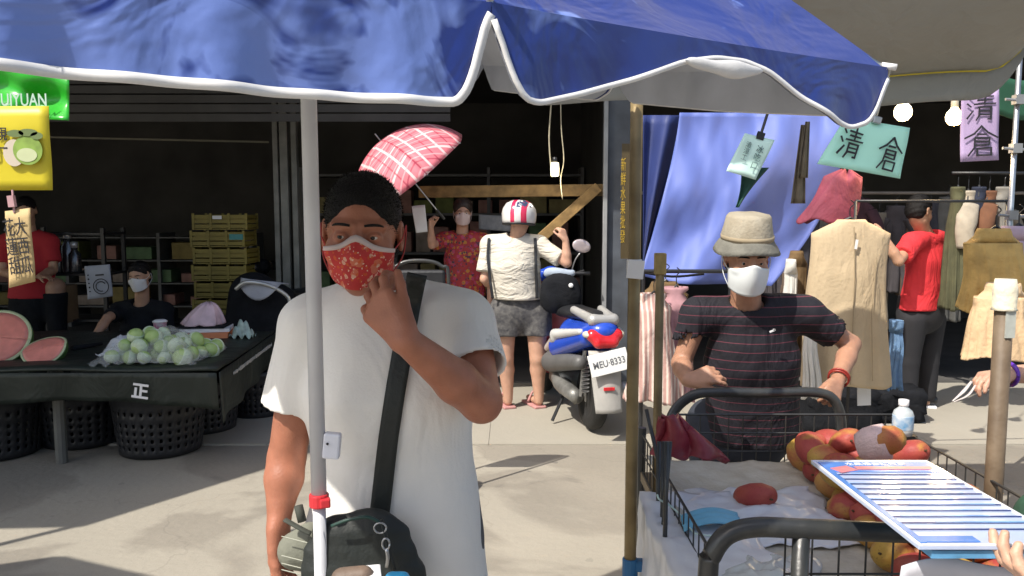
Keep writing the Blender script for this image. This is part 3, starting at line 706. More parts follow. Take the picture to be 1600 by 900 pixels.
tube(bm, [P(1000, 425, 4.95), P(1050, 432, 4.93), P(1100, 428, 4.93)], .008, 5, 4); obj('tarp_cord', bm, M_dark, tarp, smooth=True)

# ---------------------------------------------------------------- signs
def board(name, corners, Y, m, label, cat='sign', t=.003, dY=0):
    """flat board from its four photo corners (tl,tr,br,bl) at depth Y; returns object with local x,z axes in its plane"""
    tl, tr, br, bl = [P(c[0], c[1], Y) for c in corners]; c = (tl+tr+br+bl)/4
    e1 = ((tr-tl)+(br-bl)).normalized(); e2 = ((tl-bl)+(tr-br)).normalized(); ey = Vector((0, 1, 0)); ex = (e1*1.3+ey.cross(e2)).normalized(); ex.y = 0; ex.normalize(); ez = ex.cross(ey).normalized()
    w = ((tr-tl).length+(br-bl).length)/2; h = ((tl-bl).length+(tr-br).length)/2
    e = empty(name, c); e.rotation_euler = Matrix((ex, ey, ez)).transposed().to_euler()
    def fn(u, v): return ((u-.5)*w, .003*math.sin(u*5+v*3)-.003*math.sin(v*6), (.5-v)*h)
    Mi = Matrix((ex, ey, ez)); q_ = [Mi @ (k-c) for k in (tl, tr, br, bl)]
    def fb(u, v): p = q_[0].lerp(q_[1], u).lerp(q_[3].lerp(q_[2], u), v); p.y = fn(u, v)[1]; return p
    sheet('sign_board', fb, 10, 8, m, e, t); tag(e, label, cat); return e, w, h
mint = mat('mint_card', (.50, .95, .78), .65, .04, 5); lilac = mat('lilac_card', (.48, .36, .58), .65, .05, 5); tanc = mat('tan_card', (.50, .37, .18), .75, .10, 8, .1, 30)
e, w, h = board('clearance_sign', [(1321, 183), (1421, 200), (1407, 279), (1277, 256)], 3.35, mint, 'wide mint green card with two black brush characters, clipped up beside the light bulbs')
bm = bmesh.new(); strokes(bm, QING, -w*.40, -h*.30, w*.30, h*.58, .10, -.012); obj('brush_writing', bm, M_ink, e); bm = bmesh.new(); strokes(bm, CANG, w*.14, -h*.34, w*.30, h*.62, .10, -.012); obj('brush_writing', bm, M_ink, e)
bm = bmesh.new(); box(bm, (-.0, -.01, h*.52), (.035, .02, .03)); obj('clip', bm, M_metal, e, bev=.004)
bm = bmesh.new(); tube(bm, [(0, 0, h*.5), (.01, .02, h*.5+.22)], .003, 5); obj('string', bm, M_string, e)
e, w, h = board('price_sign', [(1164, 208), (1210, 219), (1181, 281), (1135, 267)], 3.3, mat('pale_mint_card', (.66, .92, .84), .6, .04), 'small tilted pale mint card with faint handwriting hanging in front of the blue tarp')
ig = mat('faded_ink', (.12, .2, .2), .8)
text('writing', '冰\n吃\n口', .034, ig, e, (w*.20, -.011, 0), bold=.0, sx=.9); text('writing', '清\n涼\n工', .027, ig, e, (-w*.2, -.011, .01), sx=.9)
bm = bmesh.new(); box(bm, (.01, 0, h*.52), (.03, .014, .03)); tube(bm, [(.01, 0, h*.5), (.0, 0, h*.5+.2)], .006, 6); obj('clip', bm, M_black, e)
gs = mat('dark_green_ribbon', (.01, .06, .045), .7)
def rib(u, v): 
    wd = 24*(1-v)**1.6+3; return P(1180-28*v+wd*(u*2-1)*.8, 262+62*v, 3.36+.01*math.sin(u*6))
tag(sheet('cloth_strip', rib, 8, 12, gs, None, .003), 'dark green cloth strip tapering down behind the small mint card', 'cloth')
def rib2(cx, y0, y1, w0, w1, Y): return lambda u, v: P(cx-8*v+(w0+(w1-w0)*v)*(u-.5), y0+(y1-y0)*v, Y+.012*math.sin(u*9))
tag(sheet('cloth_strip', rib2(1255, 195, 318, 6, 22, 3.5), 10, 12, mat('khaki_strap', (.17, .14, .10), .8, .2, 20), None, .004), 'long khaki strap hanging down over the blue tarp', 'strap', 'khaki straps hanging on the blue tarp')
tag(sheet('cloth_strip', rib2(1262, 190, 278, 6, 16, 3.47), 10, 12, MATS['khaki_strap'], None, .004), 'shorter khaki strap hanging in front of the longer one', 'strap', 'khaki straps hanging on the blue tarp')
e, w, h = board('clearance_sign', [(1502, 139), (1560, 138), (1561, 250), (1501, 253)], 3.9, lilac, 'upright lilac card with two black brush characters tied to the metal rail at right')
bm = bmesh.new(); strokes(bm, QING, -w*.38, h*.06, w*.76, h*.38, .075, -.012); obj('brush_writing', bm, M_ink, e); bm = bmesh.new(); strokes(bm, CANG, -w*.42, -h*.42, w*.86, h*.40, .075, -.012); obj('brush_writing', bm, M_ink, e)
# left stall signs
ygm = mat('yellow_poster', (.60, .50, .02), .45, .08, 4, .08, 20); grm = mat('green_plastic', (.03, .48, .03), .3, .5, 5, .3, 12, col2=(.02, .28, .02))
e = empty('green_banner', P(40, 140, 2.95)); tag(e, 'shiny bright green plastic banner above the yellow guava poster', 'banner')
def gb(u, v):
    p = P(-110+218*u, 96+92*v-10*(1-u)*v, 2.95+.03*math.sin(u*14+v*4)*v+.02*math.sin(v*9-u*5)); return p-e.location
sheet('banner_sheet', gb, 40, 16, grm, e, .002)
text('lettering', 'KUYUIYUAN', .062, mat('pale_letter', (.45, .6, .5), .6), e, P(18, 157, 2.90)-e.location, bold=.01, sx=.72)
e, w, h = board('guava_poster', [(-95, 166), (77, 166), (81, 297), (-92, 298)], 2.88, ygm, 'yellow poster with a drawing of two guavas and dark characters, hung at far left')
def ell_poly(cx, cz, rx, rz, n=28, a0=0): return [(cx+rx*math.cos(2*math.pi*i/n+a0), cz+rz*math.sin(2*math.pi*i/n+a0)) for i in range(n)]
def flat(name, poly, m, par, y, t=.0012):
    bm = bmesh.new(); prism(bm, poly, t, Matrix.Translation((0, y, 0))); return obj(name, bm, m, par)
gx = P(45, 235, 2.88).x-e.location.x
flat('guava_picture', ell_poly(gx-.045, -.015, .038, .047), mat('guava_pink', (.55, .48, .38), .6), e, -.0125)
flat('guava_picture', ell_poly(gx+.005, -.005, .052, .052), mat('guava_print', (.22, .34, .06), .6, .2, 30), e, -.0145)
flat('guava_picture', ell_poly(gx+.002, -.022, .036, .024), mat('guava_flesh', (.50, .55, .32), .6), e, -.0160)
for q in ((-.035, .052, .03), (.01, .056, .034), (.04, .045, .022)): flat('leaf_picture', ell_poly(gx+q[0], q[1], q[2], .013, 16), mat('leaf_print', (.13, .18, .06), .6), e, -.0172)
text('lettering', '現\n一', .05, M_ink, e, (gx-.085, -.0135, .022), bold=.01, sx=.75); text('lettering', '切', .06, M_ink, e, (gx-.125, -.0135, -.01), bold=.015, sx=.8)
e, w, h = board('watermelon_sign', [(8, 330), (48, 325), (54, 440), (14, 450)], 2.85, tanc, 'tan cardboard strip with two columns of black characters for sweet watermelon')
text('lettering', '大\n西\n瓜', .068, M_ink, e, (w*.22, -.012, 0), bold=.004, sx=.62); text('lettering', '花\n蓮\n甜', .068, M_ink, e, (-w*.22, -.012, 0), bold=.004, sx=.62)
bm = bmesh.new(); tube(bm, [(0, 0, h*.5-.01), (0, .01, h*.5+.07)], .004, 5); box(bm, (0, -.004, h*.5+.03), (.022, .015, .04)); obj('peg', bm, mat('pink_peg', (.5, .3, .32), .5), e)

# ---------------------------------------------------------------- fruit stall at left
tcl = mat('green_black_tablecloth', (.017, .024, .019), .55, .3, 3, .15, 25)
tb = empty('stall_table', (-3.4, 5.3, 0)); tag(tb, 'long stall table under a dark green oilcloth, carrying watermelon and guavas', 'table')
TX0, TX1, TY0, TY1, TZ = -5.4, -1.72, 4.62, 6.15, .62
def top(u, v):
    x = TX0+(TX1-TX0)*u; y = TY0+(TY1-TY0)*v; return (x+3.4-.12*v*u, y-5.3, TZ+.006*math.sin(x*7+y*3)+.004*math.sin(y*11))
sheet('tablecloth', top, 40, 16, tcl, tb, .02)
def skirt(u, v):
    x = TX0+(TX1-TX0)*u; return (x+3.4+.0*v, TY0-5.3-.012+.03*v+.012*math.sin(x*16)*v, TZ-.01-(.20+.03*math.sin(x*3.1))*v)
sheet('tablecloth_skirt', skirt, 60, 6, tcl, tb, .004)
def skirt2(u, v):
    y = TY0+(TY1-TY0)*u; return (TX1+3.4-.12*u+.012+.015*v*math.sin(y*14), y-5.3, TZ-.01-(.30-.1*u)*v)
sheet('tablecloth_skirt', skirt2, 30, 6, tcl, tb, .004)
bm = bmesh.new(); rr = random.Random(3)
for i in range(34):
    y = 4.9+i*.032; box(bm, (TX1+3.4-.12*(y-TY0)/1.53+.022, y-5.3, TZ-.07), (.006, .016, .022*rr.uniform(.5, 1.2)), (0, 0, rr.uniform(-.3, .3)))
obj('beaded_trim', bm, mat('dull_white_trim', (.38, .38, .36), .6), tb)
for x in (-2.78, -4.4): bm = bmesh.new(); tube(bm, [(x+3.4, TY0-5.3+.22, 0), (x+3.4, TY0-5.3+.22, .6)], .035, 10); obj('table_leg', bm, mat('grey_leg', (.12, .12, .11), .6), tb)
text('brush_mark', '正', .10, M_paper, tb, (-2.16+3.4, TY0-5.3-.03, TZ-.12), rot=(R(90), R(8), 0), bold=.03, ext=.002)
# round crates below
def crate(x, y, r, hgt, label, tilt=0):
    e = empty('round_crate', (x, y, 0)); tag(e, label, 'basket', 'black plastic baskets under the fruit stall'); nu, nv = 96, 16
    def fn(u, v): a = 2*math.pi*u; rr_ = r*(.84+.16*v)+(.008 if v > .92 else 0); return (rr_*math.cos(a), rr_*math.sin(a), .01+hgt*v)
    sheet('crate_wall', fn, nu, nv, M_black, e, .006, skip=lambda i, j: (i % 3 == 0 and j in (2, 4, 6, 8, 11)), uv=False)
    bm = bmesh.new(); lathe(bm, [(0, .006), (r*.83, .006), (r*.84, .03), (0, .03)], seg=32); obj('crate_base', bm, M_black, e)
    bm = bmesh.new(); tube(bm, [(r*math.cos(a), r*math.sin(a), hgt+.01) for a in [2*math.pi*i/32 for i in range(33)]], .012, 6, cap=False); obj('rim', bm, M_black, e, smooth=True); return e
crate(P(252, 700, 5.12).x, 5.12, .295, .40, 'black slotted basket nearest the road, under the guava end of the stall')
crate(P(130, 690, 5.3).x, 5.32, .30, .38, 'black slotted basket under the middle of the stall, left of the table end one')
crate(P(-5, 690, 5.05).x, 5.05, .30, .40, 'black slotted basket cut by the left edge of the picture')
crate(P(318, 660, 5.62).x, 5.62, .26, .36, 'smaller black basket set back behind the corner basket')
crate(P(400, 640, 6.0).x, 6.05, .24, .34, 'black basket deepest under the far end of the stall')
# watermelon
rind = mat('melon_rind', (.05, .13, .03), .35, .5, 14, col2=(.12, .22, .06)); mf = mat('melon_flesh', (.88, .30, .24), .35, .12, 14, .1, 60, sss=.1); mwh = mat('melon_white', (.55, .60, .36), .5)
def melon(loc, rx, ang, rot, label, grp='cut watermelon pieces'):
    e = empty('watermelon_piece', loc, rot); tag(e, label, 'watermelon', grp)
    n, k = 24, max(4, int(ang/8))
    def outer(u, v): a = R(ang)*(v-.5); t = math.pi*u; return (rx*math.cos(t), rx*.92*math.sin(t)*math.sin(a), -rx*.92*math.sin(t)*math.cos(a))
    sheet('rind', outer, n, k, rind, e, .004)
    for q in (-1, 1):
        a = R(ang)*q/2
        def fc(u, v, a=a, w=1): t = math.pi*u; rr_ = rx*w*v; return (rr_*math.cos(t), rr_*.92*math.sin(t)*math.sin(a), -rr_*.92*math.sin(t)*math.cos(a))
        nn = Vector((0, math.cos(a)*q, math.sin(a)*q*1.0))*.0
        sheet('white_rim', lambda u, v: Vector(fc(u, .90+.10*v)), n, 2, mwh, e, .003)
        sheet('flesh', lambda u, v: Vector(fc(u, .90*v+.001)), n, 6, mf, e, .004)
    return e
p = P(2, 532, 5.05); melon((p.x, 5.0, TZ+.14), .205, 176, (R(58), R(6), R(8)), 'large halved watermelon with its red face to the road')
melon((P(62, 545, 4.88).x, 4.92, TZ+.085), .135, 150, (R(38), R(-10), R(10)), 'small watermelon wedge lying beside the large half')
# guavas
gvm = mat('guava_skin', (.30, .46, .12), .45, .18, 7, .1, 50, col2=(.48, .60, .28)); fnm = mat('foam_net', (.55, .66, .48), .7, .1, 60, .5, 90)
rr = random.Random(11)
def guava_mesh():
    bm = bmesh.new(); lathe(bm, [(0, -.044), (.02, -.042), (.038, -.024), (.044, 0), (.038, .026), (.02, .04), (.006, .041), (0, .038)], seg=16); return bm
g0 = obj('guava', guava_mesh(), gvm, smooth=True); bm = bmesh.new(); lathe(bm, [(.03, -.036), (.044, -.02), (.0475, 0), (.046, .01), (.0445, .014)], seg=18); fo = obj('foam_sleeve', bm, fnm, g0, smooth=True)
tag(g0, 'pale green guava in a foam sleeve in the heap on the stall', 'guava', 'guavas heaped on the stall table')
first = True
for lay, (nx_, ny_) in enumerate(((5, 5), (4, 3), (2, 2))):
    for i in range(nx_):
        for j in range(ny_):
            x = -2.40+.105*(i+.5*lay+rr.uniform(-.2, .2))+.02*j; y = 4.76+.098*(j+.5*lay+rr.uniform(-.2, .2)); z = TZ+.05+.058*lay+rr.uniform(-.006, .01)
            o = g0 if first else copy_tree(g0); first = False
            o.location = (x, y, z); o.rotation_euler = [rr.uniform(-1.3, 1.3) for _ in range(3)]; s_ = rr.uniform(.85, 1.25); o.scale = (s_, s_*rr.uniform(.85, 1.05), s_*rr.uniform(.85, 1.1))
for (px, py, Y) in ((243, 533, 4.98), (268, 535, 4.96)):
    o = obj('guava', guava_mesh(), mat('green_guava', (.36, .55, .06), .4, .1, 9), smooth=True); p = P(px, py, Y); o.location = p; o.scale = (1.1, 1.1, 1.15)
    tag(o, 'bright yellow-green unwrapped guava on top of the heap', 'guava', 'unwrapped guavas on top of the heap')
plm = mat('clear_plastic_bag', (.8, .82, .82), .25, .02, 5, .3, 40, alpha=.2, spec=.8)
def bag(u, v):
    x = -2.50+.62*u; y = 4.66+.62*v; e_ = min(u, 1-u, v, 1-v); hh = .02+.115*min(1, e_*4)**.8*(1+.25*math.sin(9*u+5*v))
    return (x+.012*math.sin(31*v), y, TZ+.006+hh*(.75+.35*math.sin(math.pi*u))+.035*crum(u*1.4, v, 6, 9))
tag(sheet('plastic_wrap', bag, 60, 40, plm, None, 0), 'crumpled clear plastic spread over the heap of guavas', 'plastic bag')
tag(sheet('white_bag', lambda u, v: (-2.60+.22*u+.02*math.sin(9*v), 4.95+.3*v, TZ+.02+.10*math.sin(math.pi*u)*math.sin(math.pi*v)+.035*crum(u, v, 4, 4)), 30, 30, mat('white_film', (.62, .64, .68), .35, .05, 9, .3, 30), None, .002), 'white plastic bag crumpled at the left end of the guava heap', 'plastic bag')
# things at the back of the table
e = empty('paper_stack', (P(325, 508, 5.9).x, 5.85, TZ+.012), (0, 0, R(8))); tag(e, 'stack of orange and white papers near the far end of the stall table', 'papers')
bm = bmesh.new(); box(bm, (0, 0, .02), (.36, .26, .04)); obj('orange_sheets', bm, mat('orange_paper', (.62, .22, .10), .7), e)
bm = bmesh.new(); box(bm, (.01, .01, .055), (.34, .25, .025), (0, 0, .08)); obj('white_sheets', bm, M_paper, e)
bm = bmesh.new(); box(bm, (0, .01, .078), (.32, .24, .012), (0, 0, -.06)); obj('dark_folder', bm, M_dark, e)
def pb(u, v): a = 2*math.pi*u; r_ = .13*(1-v)**.6+.012; return (r_*math.cos(a)*(1+.2*math.sin(5*a))-.02+.05*v, r_*.7*math.sin(a), .085+.16*v+.01*math.sin(7*a))
sheet('pink_white_bag', pb, 28, 10, mat('pink_white_film', (.68, .50, .55), .5, .2, 12, .3, 30), e, .002)
e = empty('drink_cup', (P(250, 505, 5.7).x, 5.7, TZ+.012)); tag(e, 'magenta and white drinking cup behind the guavas', 'cup')
bm = bmesh.new(); lathe(bm, [(.032, 0), (.045, .12), (.047, .125)], seg=16); obj('cup_body', bm, mat('magenta_print', (.55, .08, .25), .4, .3, 30, col2=(.6, .6, .62)), e, smooth=True)
bm = bmesh.new(); lathe(bm, [(.05, .125), (.05, .133), (.035, .142), (0, .142)], seg=16); obj('lid', bm, M_paper, e, smooth=True)
tag(sheet('crumpled_foil', lambda u, v: (P(385, 505, 5.9).x+.16*(u-.5), 5.75+.12*v, TZ+.02+.11*math.sin(math.pi*u)*math.sin(math.pi*v)+.018*math.sin(19*u+13*v)), 18, 14, mat('green_white_film', (.35, .45, .40), .4, .3, 20, .3, 30), None, .002), 'crumpled green and white wrapper at the far end of the stall', 'wrapper')
bm = bmesh.new(); tube(bm, [(P(120, 558, 5.25).x, 5.2, TZ+.03), (P(160, 550, 5.4).x, 5.4, TZ+.03)], [.02, .035, .03, .01], 8, 4); tag(obj('black_cleaver_cloth', bm, M_dark, smooth=True), 'rolled black cloth lying between the watermelon and the guavas', 'cloth')
# shelves, boxes and thermos flasks in the shop
e = empty('cardboard_box', P(101, 545, 6.9)); e.location.z = .62; tag(e, 'brown cardboard box with dark print standing on a shelf behind the stall', 'box')
bm = bmesh.new(); box(bm, (0, 0, .13), (.17, .2, .32)); obj('carton', bm, mat('cardboard', (.20, .13, .07), .8, .1, 10), e, bev=.004)
text('print', '香\n瓜', .07, M_ink, e, (.03, -.104, .13), bold=.01)
e2 = empty('shelf', (P(120, 500, 7.1).x, 7.1, 0)); tag(e2, 'black steel shelf unit at the back of the fruit shop', 'shelf')
bm = bmesh.new()
for z in (.6, 1.0, 1.35): box(bm, (0, 0, z), (.75, .4, .02))
for x in (-.36, .36):
    for y in (-.18, .18): box(bm, (x, y, .7), (.03, .03, 1.4))
obj('frame', bm, M_black, e2)
for (px, py, hh) in ((90, 400, .24), (107, 415, .30), (118, 440, .22)):
    p = P(px, py, 6.95); bm = bmesh.new(); e = empty('thermos_flask', (p.x, 6.95, 1.01)); lathe(bm, [(.05, 0), (.055, .02), (.055, hh*.75), (.03, hh*.9), (.03, hh)], seg=14)
    obj('flask_body', bm, mat('dark_steel', (.12, .12, .13), .25, .1, 8, metal=.8), e, smooth=True); bm = bmesh.new(); lathe(bm, [(.032, hh), (.032, hh+.05), (0, hh+.055)], seg=12); obj('cap', bm, mat('bright_cap', (.6, .6, .6), .3, metal=.5), e, smooth=True)
    tag(e, {90: 'dark steel flask, left one of the three on the shop shelf', 107: 'tallest dark steel flask, middle of the three on the shop shelf', 118: 'shortest dark steel flask, right one of the three on the shop shelf'}[px], 'flask', 'flasks on the shop shelf')
e, w, h = board('paper_notice', [(132, 416), (172, 413), (176, 463), (137, 468)], 6.6, mat('bluish_paper', (.40, .42, .48), .7), 'bluish white paper notice with a round drawing on the dark shop wall', 'notice')
bm = bmesh.new()
for r_, a0, a1 in ((.062, 0, 6.28), (.04, .5, 5)): tube(bm, [(.02+r_*math.cos(a), -.013, -.04+r_*math.sin(a)) for a in np.linspace(a0, a1, 24)], .0035, 5)
for i in range(5): box(bm, (-.075, -.013, .06-.034*i), (.012, .002, .010+.004*(i % 2)))
box(bm, (.02, -.013, .055), (.07, .002, .012)); obj('drawing', bm, M_ink, e)
# stock on a deep shelf
e = empty('stock_shelf', (-.9, 10.6, 0)); tag(e, 'dim shelf of stacked goods at the back of the middle shop', 'shelf'); bm = bmesh.new()
for z in (.5, 1.0, 1.5, 2.0): box(bm, (0, 0, z), (3.6, .5, .03))
for x in (-1.8, -.6, .6, 1.8): box(bm, (x, 0, 1.05), (.04, .5, 2.1))
obj('frame', bm, mat('shelf_steel', (.14, .14, .14), .6), e); rr = random.Random(9)
for z in (.5, 1.0, 1.5):
    x = -1.7
    while x < 1.6:
        w_ = rr.uniform(.14, .34); h_ = rr.uniform(.15, .4); bm = bmesh.new(); box(bm, (0, 0, h_/2), (w_, .3, h_)); o = obj('stock_box', bm, mat('stock_%d' % rr.randint(0, 5), (rr.uniform(.05, .35), rr.uniform(.05, .25), rr.uniform(.03, .2)), .7, .3, 8), bev=.004); o.location = (-.9+x+w_/2, 10.55, z+.017); tag(o, 'carton on the deep dim shelf of the middle shop', 'carton', 'cartons on the deep shelf'); x += w_+rr.uniform(.02, .12)
q = copy_tree(e); q.scale = (1, 1, .6); q.location = (-5.2, 10.7, 0); q['label'] = 'dim steel shelf at the back of the left shop'
for z in (.3, .6, .9):
    x = -1.6
    while x < 1.5:
        w_ = rr.uniform(.18, .5); h_ = rr.uniform(.1, .24); bm = bmesh.new(); box(bm, (0, 0, h_/2), (w_, .3, h_)); o = obj('stock_box', bm, MATS.get('stock_%d' % rr.randint(0, 5)) or M_black, bev=.004); o.location = (-5.2+x+w_/2, 10.65, z+.017); tag(o, 'dim box on the back shelf of the left shop', 'box', 'boxes on the left back shelf'); x += w_+rr.uniform(.05, .3)
# yellow crates
ycm = mat('mustard_crate', (.20, .16, .03), .55, .2, 6, .1, 30)
for i in range(6):
    p = P(356, 500, 7.3); e = empty('fruit_crate', (p.x+(.012 if i % 2 else -.01), 7.3, .62+i*.152), (0, 0, R(1.5*(i % 3-1)))); hw, hd, hh = .232, .16, .147
    bm = bmesh.new()
    for q in (-1, 1):
        for z in (.02, .062, .104): box(bm, (0, q*hd, z+.012), (hw*2, .012, .032)); box(bm, (q*hw, 0, z+.012), (.012, hd*2, .032))
        for x in (-hw, -.08, .08, hw): box(bm, (x, q*(hd+.006), hh/2), (.022, .008, hh*.98))
    box(bm, (0, 0, .006), (hw*2, hd*2, .010)); box(bm, (0, 0, .10), (hw*1.9, hd*1.9, .05)); obj('crate_body', bm, ycm, e)
    if i == 4:
        bm = bmesh.new(); box(bm, (.17, -hd-.012, .09), (.12, .004, .05)); obj('tape_strip', bm, mat('teal_tape', (.03, .22, .22), .4), e)
    if i == 5:
        bm = bmesh.new(); box(bm, (-.02, -hd-.012, .11), (.08, .004, .03)); obj('paper_tag', bm, M_paper, e)
    tag(e, 'mustard yellow fruit crate, '+['lowest', 'second', 'third', 'fourth', 'fifth, with a teal tape strip,', 'topmost'][i]+' of the stack in the shop', 'crate', 'stacked yellow crates')
bm = bmesh.new(); box(bm, (P(356, 500, 7.3).x, 7.3, .32), (.6, .5, .6)); tag(obj('pallet_box', bm, mat('dark_box', (.05, .045, .03), .8), bev=.01), 'dark box carrying the stack of yellow crates', 'box')

# ---------------------------------------------------------------- parasol (plaid) held by the woman in the floral shirt
def plaid():
    m = mat('pink_plaid', (.62, .16, .20), .6, .1, 20); n, b, L = nodes_of(m); tc = n.nodes.new('ShaderNodeTexCoord'); sp = n.nodes.new('ShaderNodeSeparateXYZ'); L(tc.outputs['UV'], sp.inputs[0])
    c = b.inputs['Base Color'].links[0].from_socket
    for ax, fr, w_, colr, ph in (('X', 9, .10, (.78, .62, .62), 0), ('X', 9, .06, (.35, .03, .07), .45), ('Y', 7, .12, (.78, .62, .62), .1), ('Y', 7, .08, (.35, .03, .07), .55), ('X', 18, .12, (.7, .35, .38), .3)):
        f = mth(n, L, 'LESS_THAN', mth(n, L, 'FRACT', mth(n, L, 'ADD', mth(n, L, 'MULTIPLY', sp.outputs[ax], fr), ph)), w_); c = mixc(n, L, mth(n, L, 'MULTIPLY', f, .75), c, colr)
    L(c, b.inputs['Base Color']); b.inputs['Transmission Weight'].default_value = 0; return m
pc = P(641, 277, 6.55); ax_ = Vector((-.60, -.22, .77)).normalized(); Rr = .56
e = empty('parasol', pc); e.rotation_euler = ax_.to_track_quat('Z', 'Y').to_euler(); tag(e, 'small red and pink plaid parasol tilted against the sun', 'umbrella')
def para(u, v):
    a = 2*math.pi*u; k = (u*8) % 1; sc = 1-.055*math.sin(math.pi*k)*v*v; r_ = Rr*math.sin(v*1.25)/math.sin(1.25)*sc; z = .37*(math.cos(v*1.25)-math.cos(1.25))/(1-math.cos(1.25))-.018*math.sin(math.pi*k)*math.sin(math.pi*v)
    return (r_*math.cos(a), r_*math.sin(a), z)
pcn = sheet('canopy', para, 64, 14, plaid(), e, .0015)
# plaid laid per cloth: planar uv
ul = pcn.data.uv_layers[0]
for lp_ in pcn.data.loops: c_ = pcn.data.vertices[lp_.vertex_index].co; ul.data[lp_.index].uv = (c_.x/1.1+.5, c_.y/1.1+.5)
bm = bmesh.new(); tube(bm, [(0, 0, .44), (0, 0, -.34)], .006, 8); obj('shaft', bm, M_metal, e); bm = bmesh.new()
for i in range(8): tube(bm, [Vector(para(i/8+1e-4, v))-Vector((0, 0, .006)) for v in (.05, .3, .6, .8, 1)], .0035, 5)
obj('ribs', bm, M_metal, e); bm = bmesh.new(); tube(bm, [(0, 0, -.34), (0, 0, -.44)], .013, 8); obj('handle', bm, M_black, e)

# ---------------------------------------------------------------- bulbs and rail, right stall
for i, (px, py, Y) in enumerate(((1411, 174, 4.4), (1491, 182, 4.7))):
    p = P(px, py, Y); e = empty('light_bulb', p); tag(e, ['lit bare bulb on the left, between the mint card and the lilac card', 'lit bare bulb just left of the lilac card'][i], 'lamp', 'lit bulbs in the clothes stall')
    bm = bmesh.new(); lathe(bm, [(0, -.052), (.025, -.047), (.043, -.025), (.047, 0), (.04, .022), (.022, .042), (.018, .055)], seg=20); g_ = obj('bulb_glass', bm, mat('lit_bulb', (1, .80, .48), .4, 0, emis=5), e, smooth=True); g_.visible_shadow = True
    bm = bmesh.new(); lathe(bm, [(.019, .05), (.021, .055), (.021, .10), (0, .105)], seg=12); tube(bm, [(0, 0, .1), (0, .02, .5)], .004, 5); obj('lamp_holder', bm, mat('cream_holder', (.4, .36, .28), .5), e, smooth=True)
    l = bpy.data.lights.new('bulb_light', 'POINT'); l.energy = 9; l.color = (1, .72, .4); l.shadow_soft_size = .05; lo = bpy.data.objects.new('bulb_light', l); COL.objects.link(lo); lo.location = p+Vector((0, -.02, -.08))
e = empty('metal_rail', (P(1581, 300, 4.0).x, 4.0, 0)); tag(e, 'grey metal upright rail with cross clips beside the lilac card', 'pole')
bm = bmesh.new(); tube(bm, [(0, 0, 0), (0, 0, 2.55)], .013, 10); obj('upright', bm, M_metal, e, smooth=True); ml = mat('galvanised', (.3, .31, .32), .45, .1, metal=.5)
for py in (156, 232, 336):
    z = P(1581, py, 4.0).z; bm = bmesh.new(); tube(bm, [(-.07, -.02, z), (.09, -.02, z-.01)], .007, 8); box(bm, (0, -.01, z), (.045, .04, .045)); obj('clip_arm', bm, ml, e)
bm = bmesh.new(); z = P(1581, 338, 4.0).z; tube(bm, [(-.02, 0, z), (.6, 0, z)], .01, 8); obj('cross_rail', bm, M_metal, e, smooth=True)

# ---------------------------------------------------------------- clothes
def garment(name, loc, wt, wb, ln, dp, m, label, rz=0, sleeve=0, grp=None, cat='garment', fa=.014, nf=9, collar=.07, seed=0, hanger=True, armw=.9):
    e = empty(name, loc, (0, 0, rz)); tag(e, label, cat, grp); rr = random.Random(seed); ph = [rr.uniform(0, 6) for _ in range(4)]
    def fn(u, v):
        a = 2*math.pi*u; vv = max(0, (v-.07)/.93)
        hw = np.interp(v, [0, .02, .05, .075, .12, .26, 1], [collar, collar*1.1, wt*.62, wt, wt*.985, wt*armw, wb]); d = np.interp(v, [0, .05, .1, .3, 1], [.045, .05, dp*.7, dp, dp*1.25])
        z = -np.interp(v, [0, .02, .05, .075, .12], [0, .012, .035, .075, .12*ln+.02]) if v < .12 else -(.12*ln+.02)-(v-.12)/.88*(ln*.88-.02)
        f = fa*vv*(math.sin(nf*a+ph[0]+2*vv)+.6*math.sin((nf*2+1)*a+ph[1]-3*vv))
        x = hw*(abs(math.cos(a))**.8)*(1 if math.cos(a) > 0 else -1)+f*.5*math.cos(a); y = (d+f)*math.sin(a)
        return (x+.01*math.sin(vv*5+ph[2]), y, z+.012*math.sin(3*a+ph[3])*vv)
    sheet('cloth', fn, 96, 40, m, e, .003)
    if sleeve:
        for q in (-1, 1):
            bm = bmesh.new(); tube(bm, [(q*(wt-.03), 0, -.11), (q*(wt+.03), 0, -.22), (q*(wt+.045), .01, -.11-sleeve*.6), (q*(wt+.03), 0, -.11-sleeve)], [.075, .07, .062, .058], 14, 6, flat=.6); obj('sleeve', bm, m, e, smooth=True)
    if hanger:
        bm = bmesh.new(); tube(bm, [(-wt*.85, 0, -.075), (0, 0, .01), (wt*.85, 0, -.075)], .008, 6); tube(bm, [(0, 0, .01), (0, 0, .06), (.02, 0, .085), (.0, 0, .105)], .003, 5, 4); obj('hanger', bm, M_black, e)
    return e
khaki = mat('khaki_beige_cotton', (.50, .39, .25), .85, .07, 6, .25, 60)
def flt(px, py, Y): return tuple(P(px, py, Y))
v_ = garment('sleeveless_vest', flt(1328, 343, 4.35), .205, .235, .90, .085, khaki, 'long sleeveless beige vest hanging from a rail in front of the clothes stall', rz=R(-6), cat='vest', fa=.010, nf=5, seed=4, armw=.97)
bm = bmesh.new(); box(bm, (.01, -.093, -.13), (.012, .006, .05), (0, .12, 0)); obj('zip_pull', bm, M_paper, v_)
bm = bmesh.new(); tube(bm, [(.0, -.075, -.04), (.003, -.108, -.3), (0, -.118, -.88)], .003, 5); tube(bm, [(.12, -.08, -.2), (.10, -.1, -.5), (.12, -.10, -.86)], .0025, 5); obj('seam', bm, mat('seam_thread', (.33, .25, .15), .8), v_)
bm = bmesh.new(); box(bm, (0, 0, 0), (.075, .004, .12), (0, -.05, 0)); t_ = obj('size_tag', bm, M_paper); t_.location = P(1350, 617, 4.4); tag(t_, 'white tag hanging under the beige vest', 'tag')
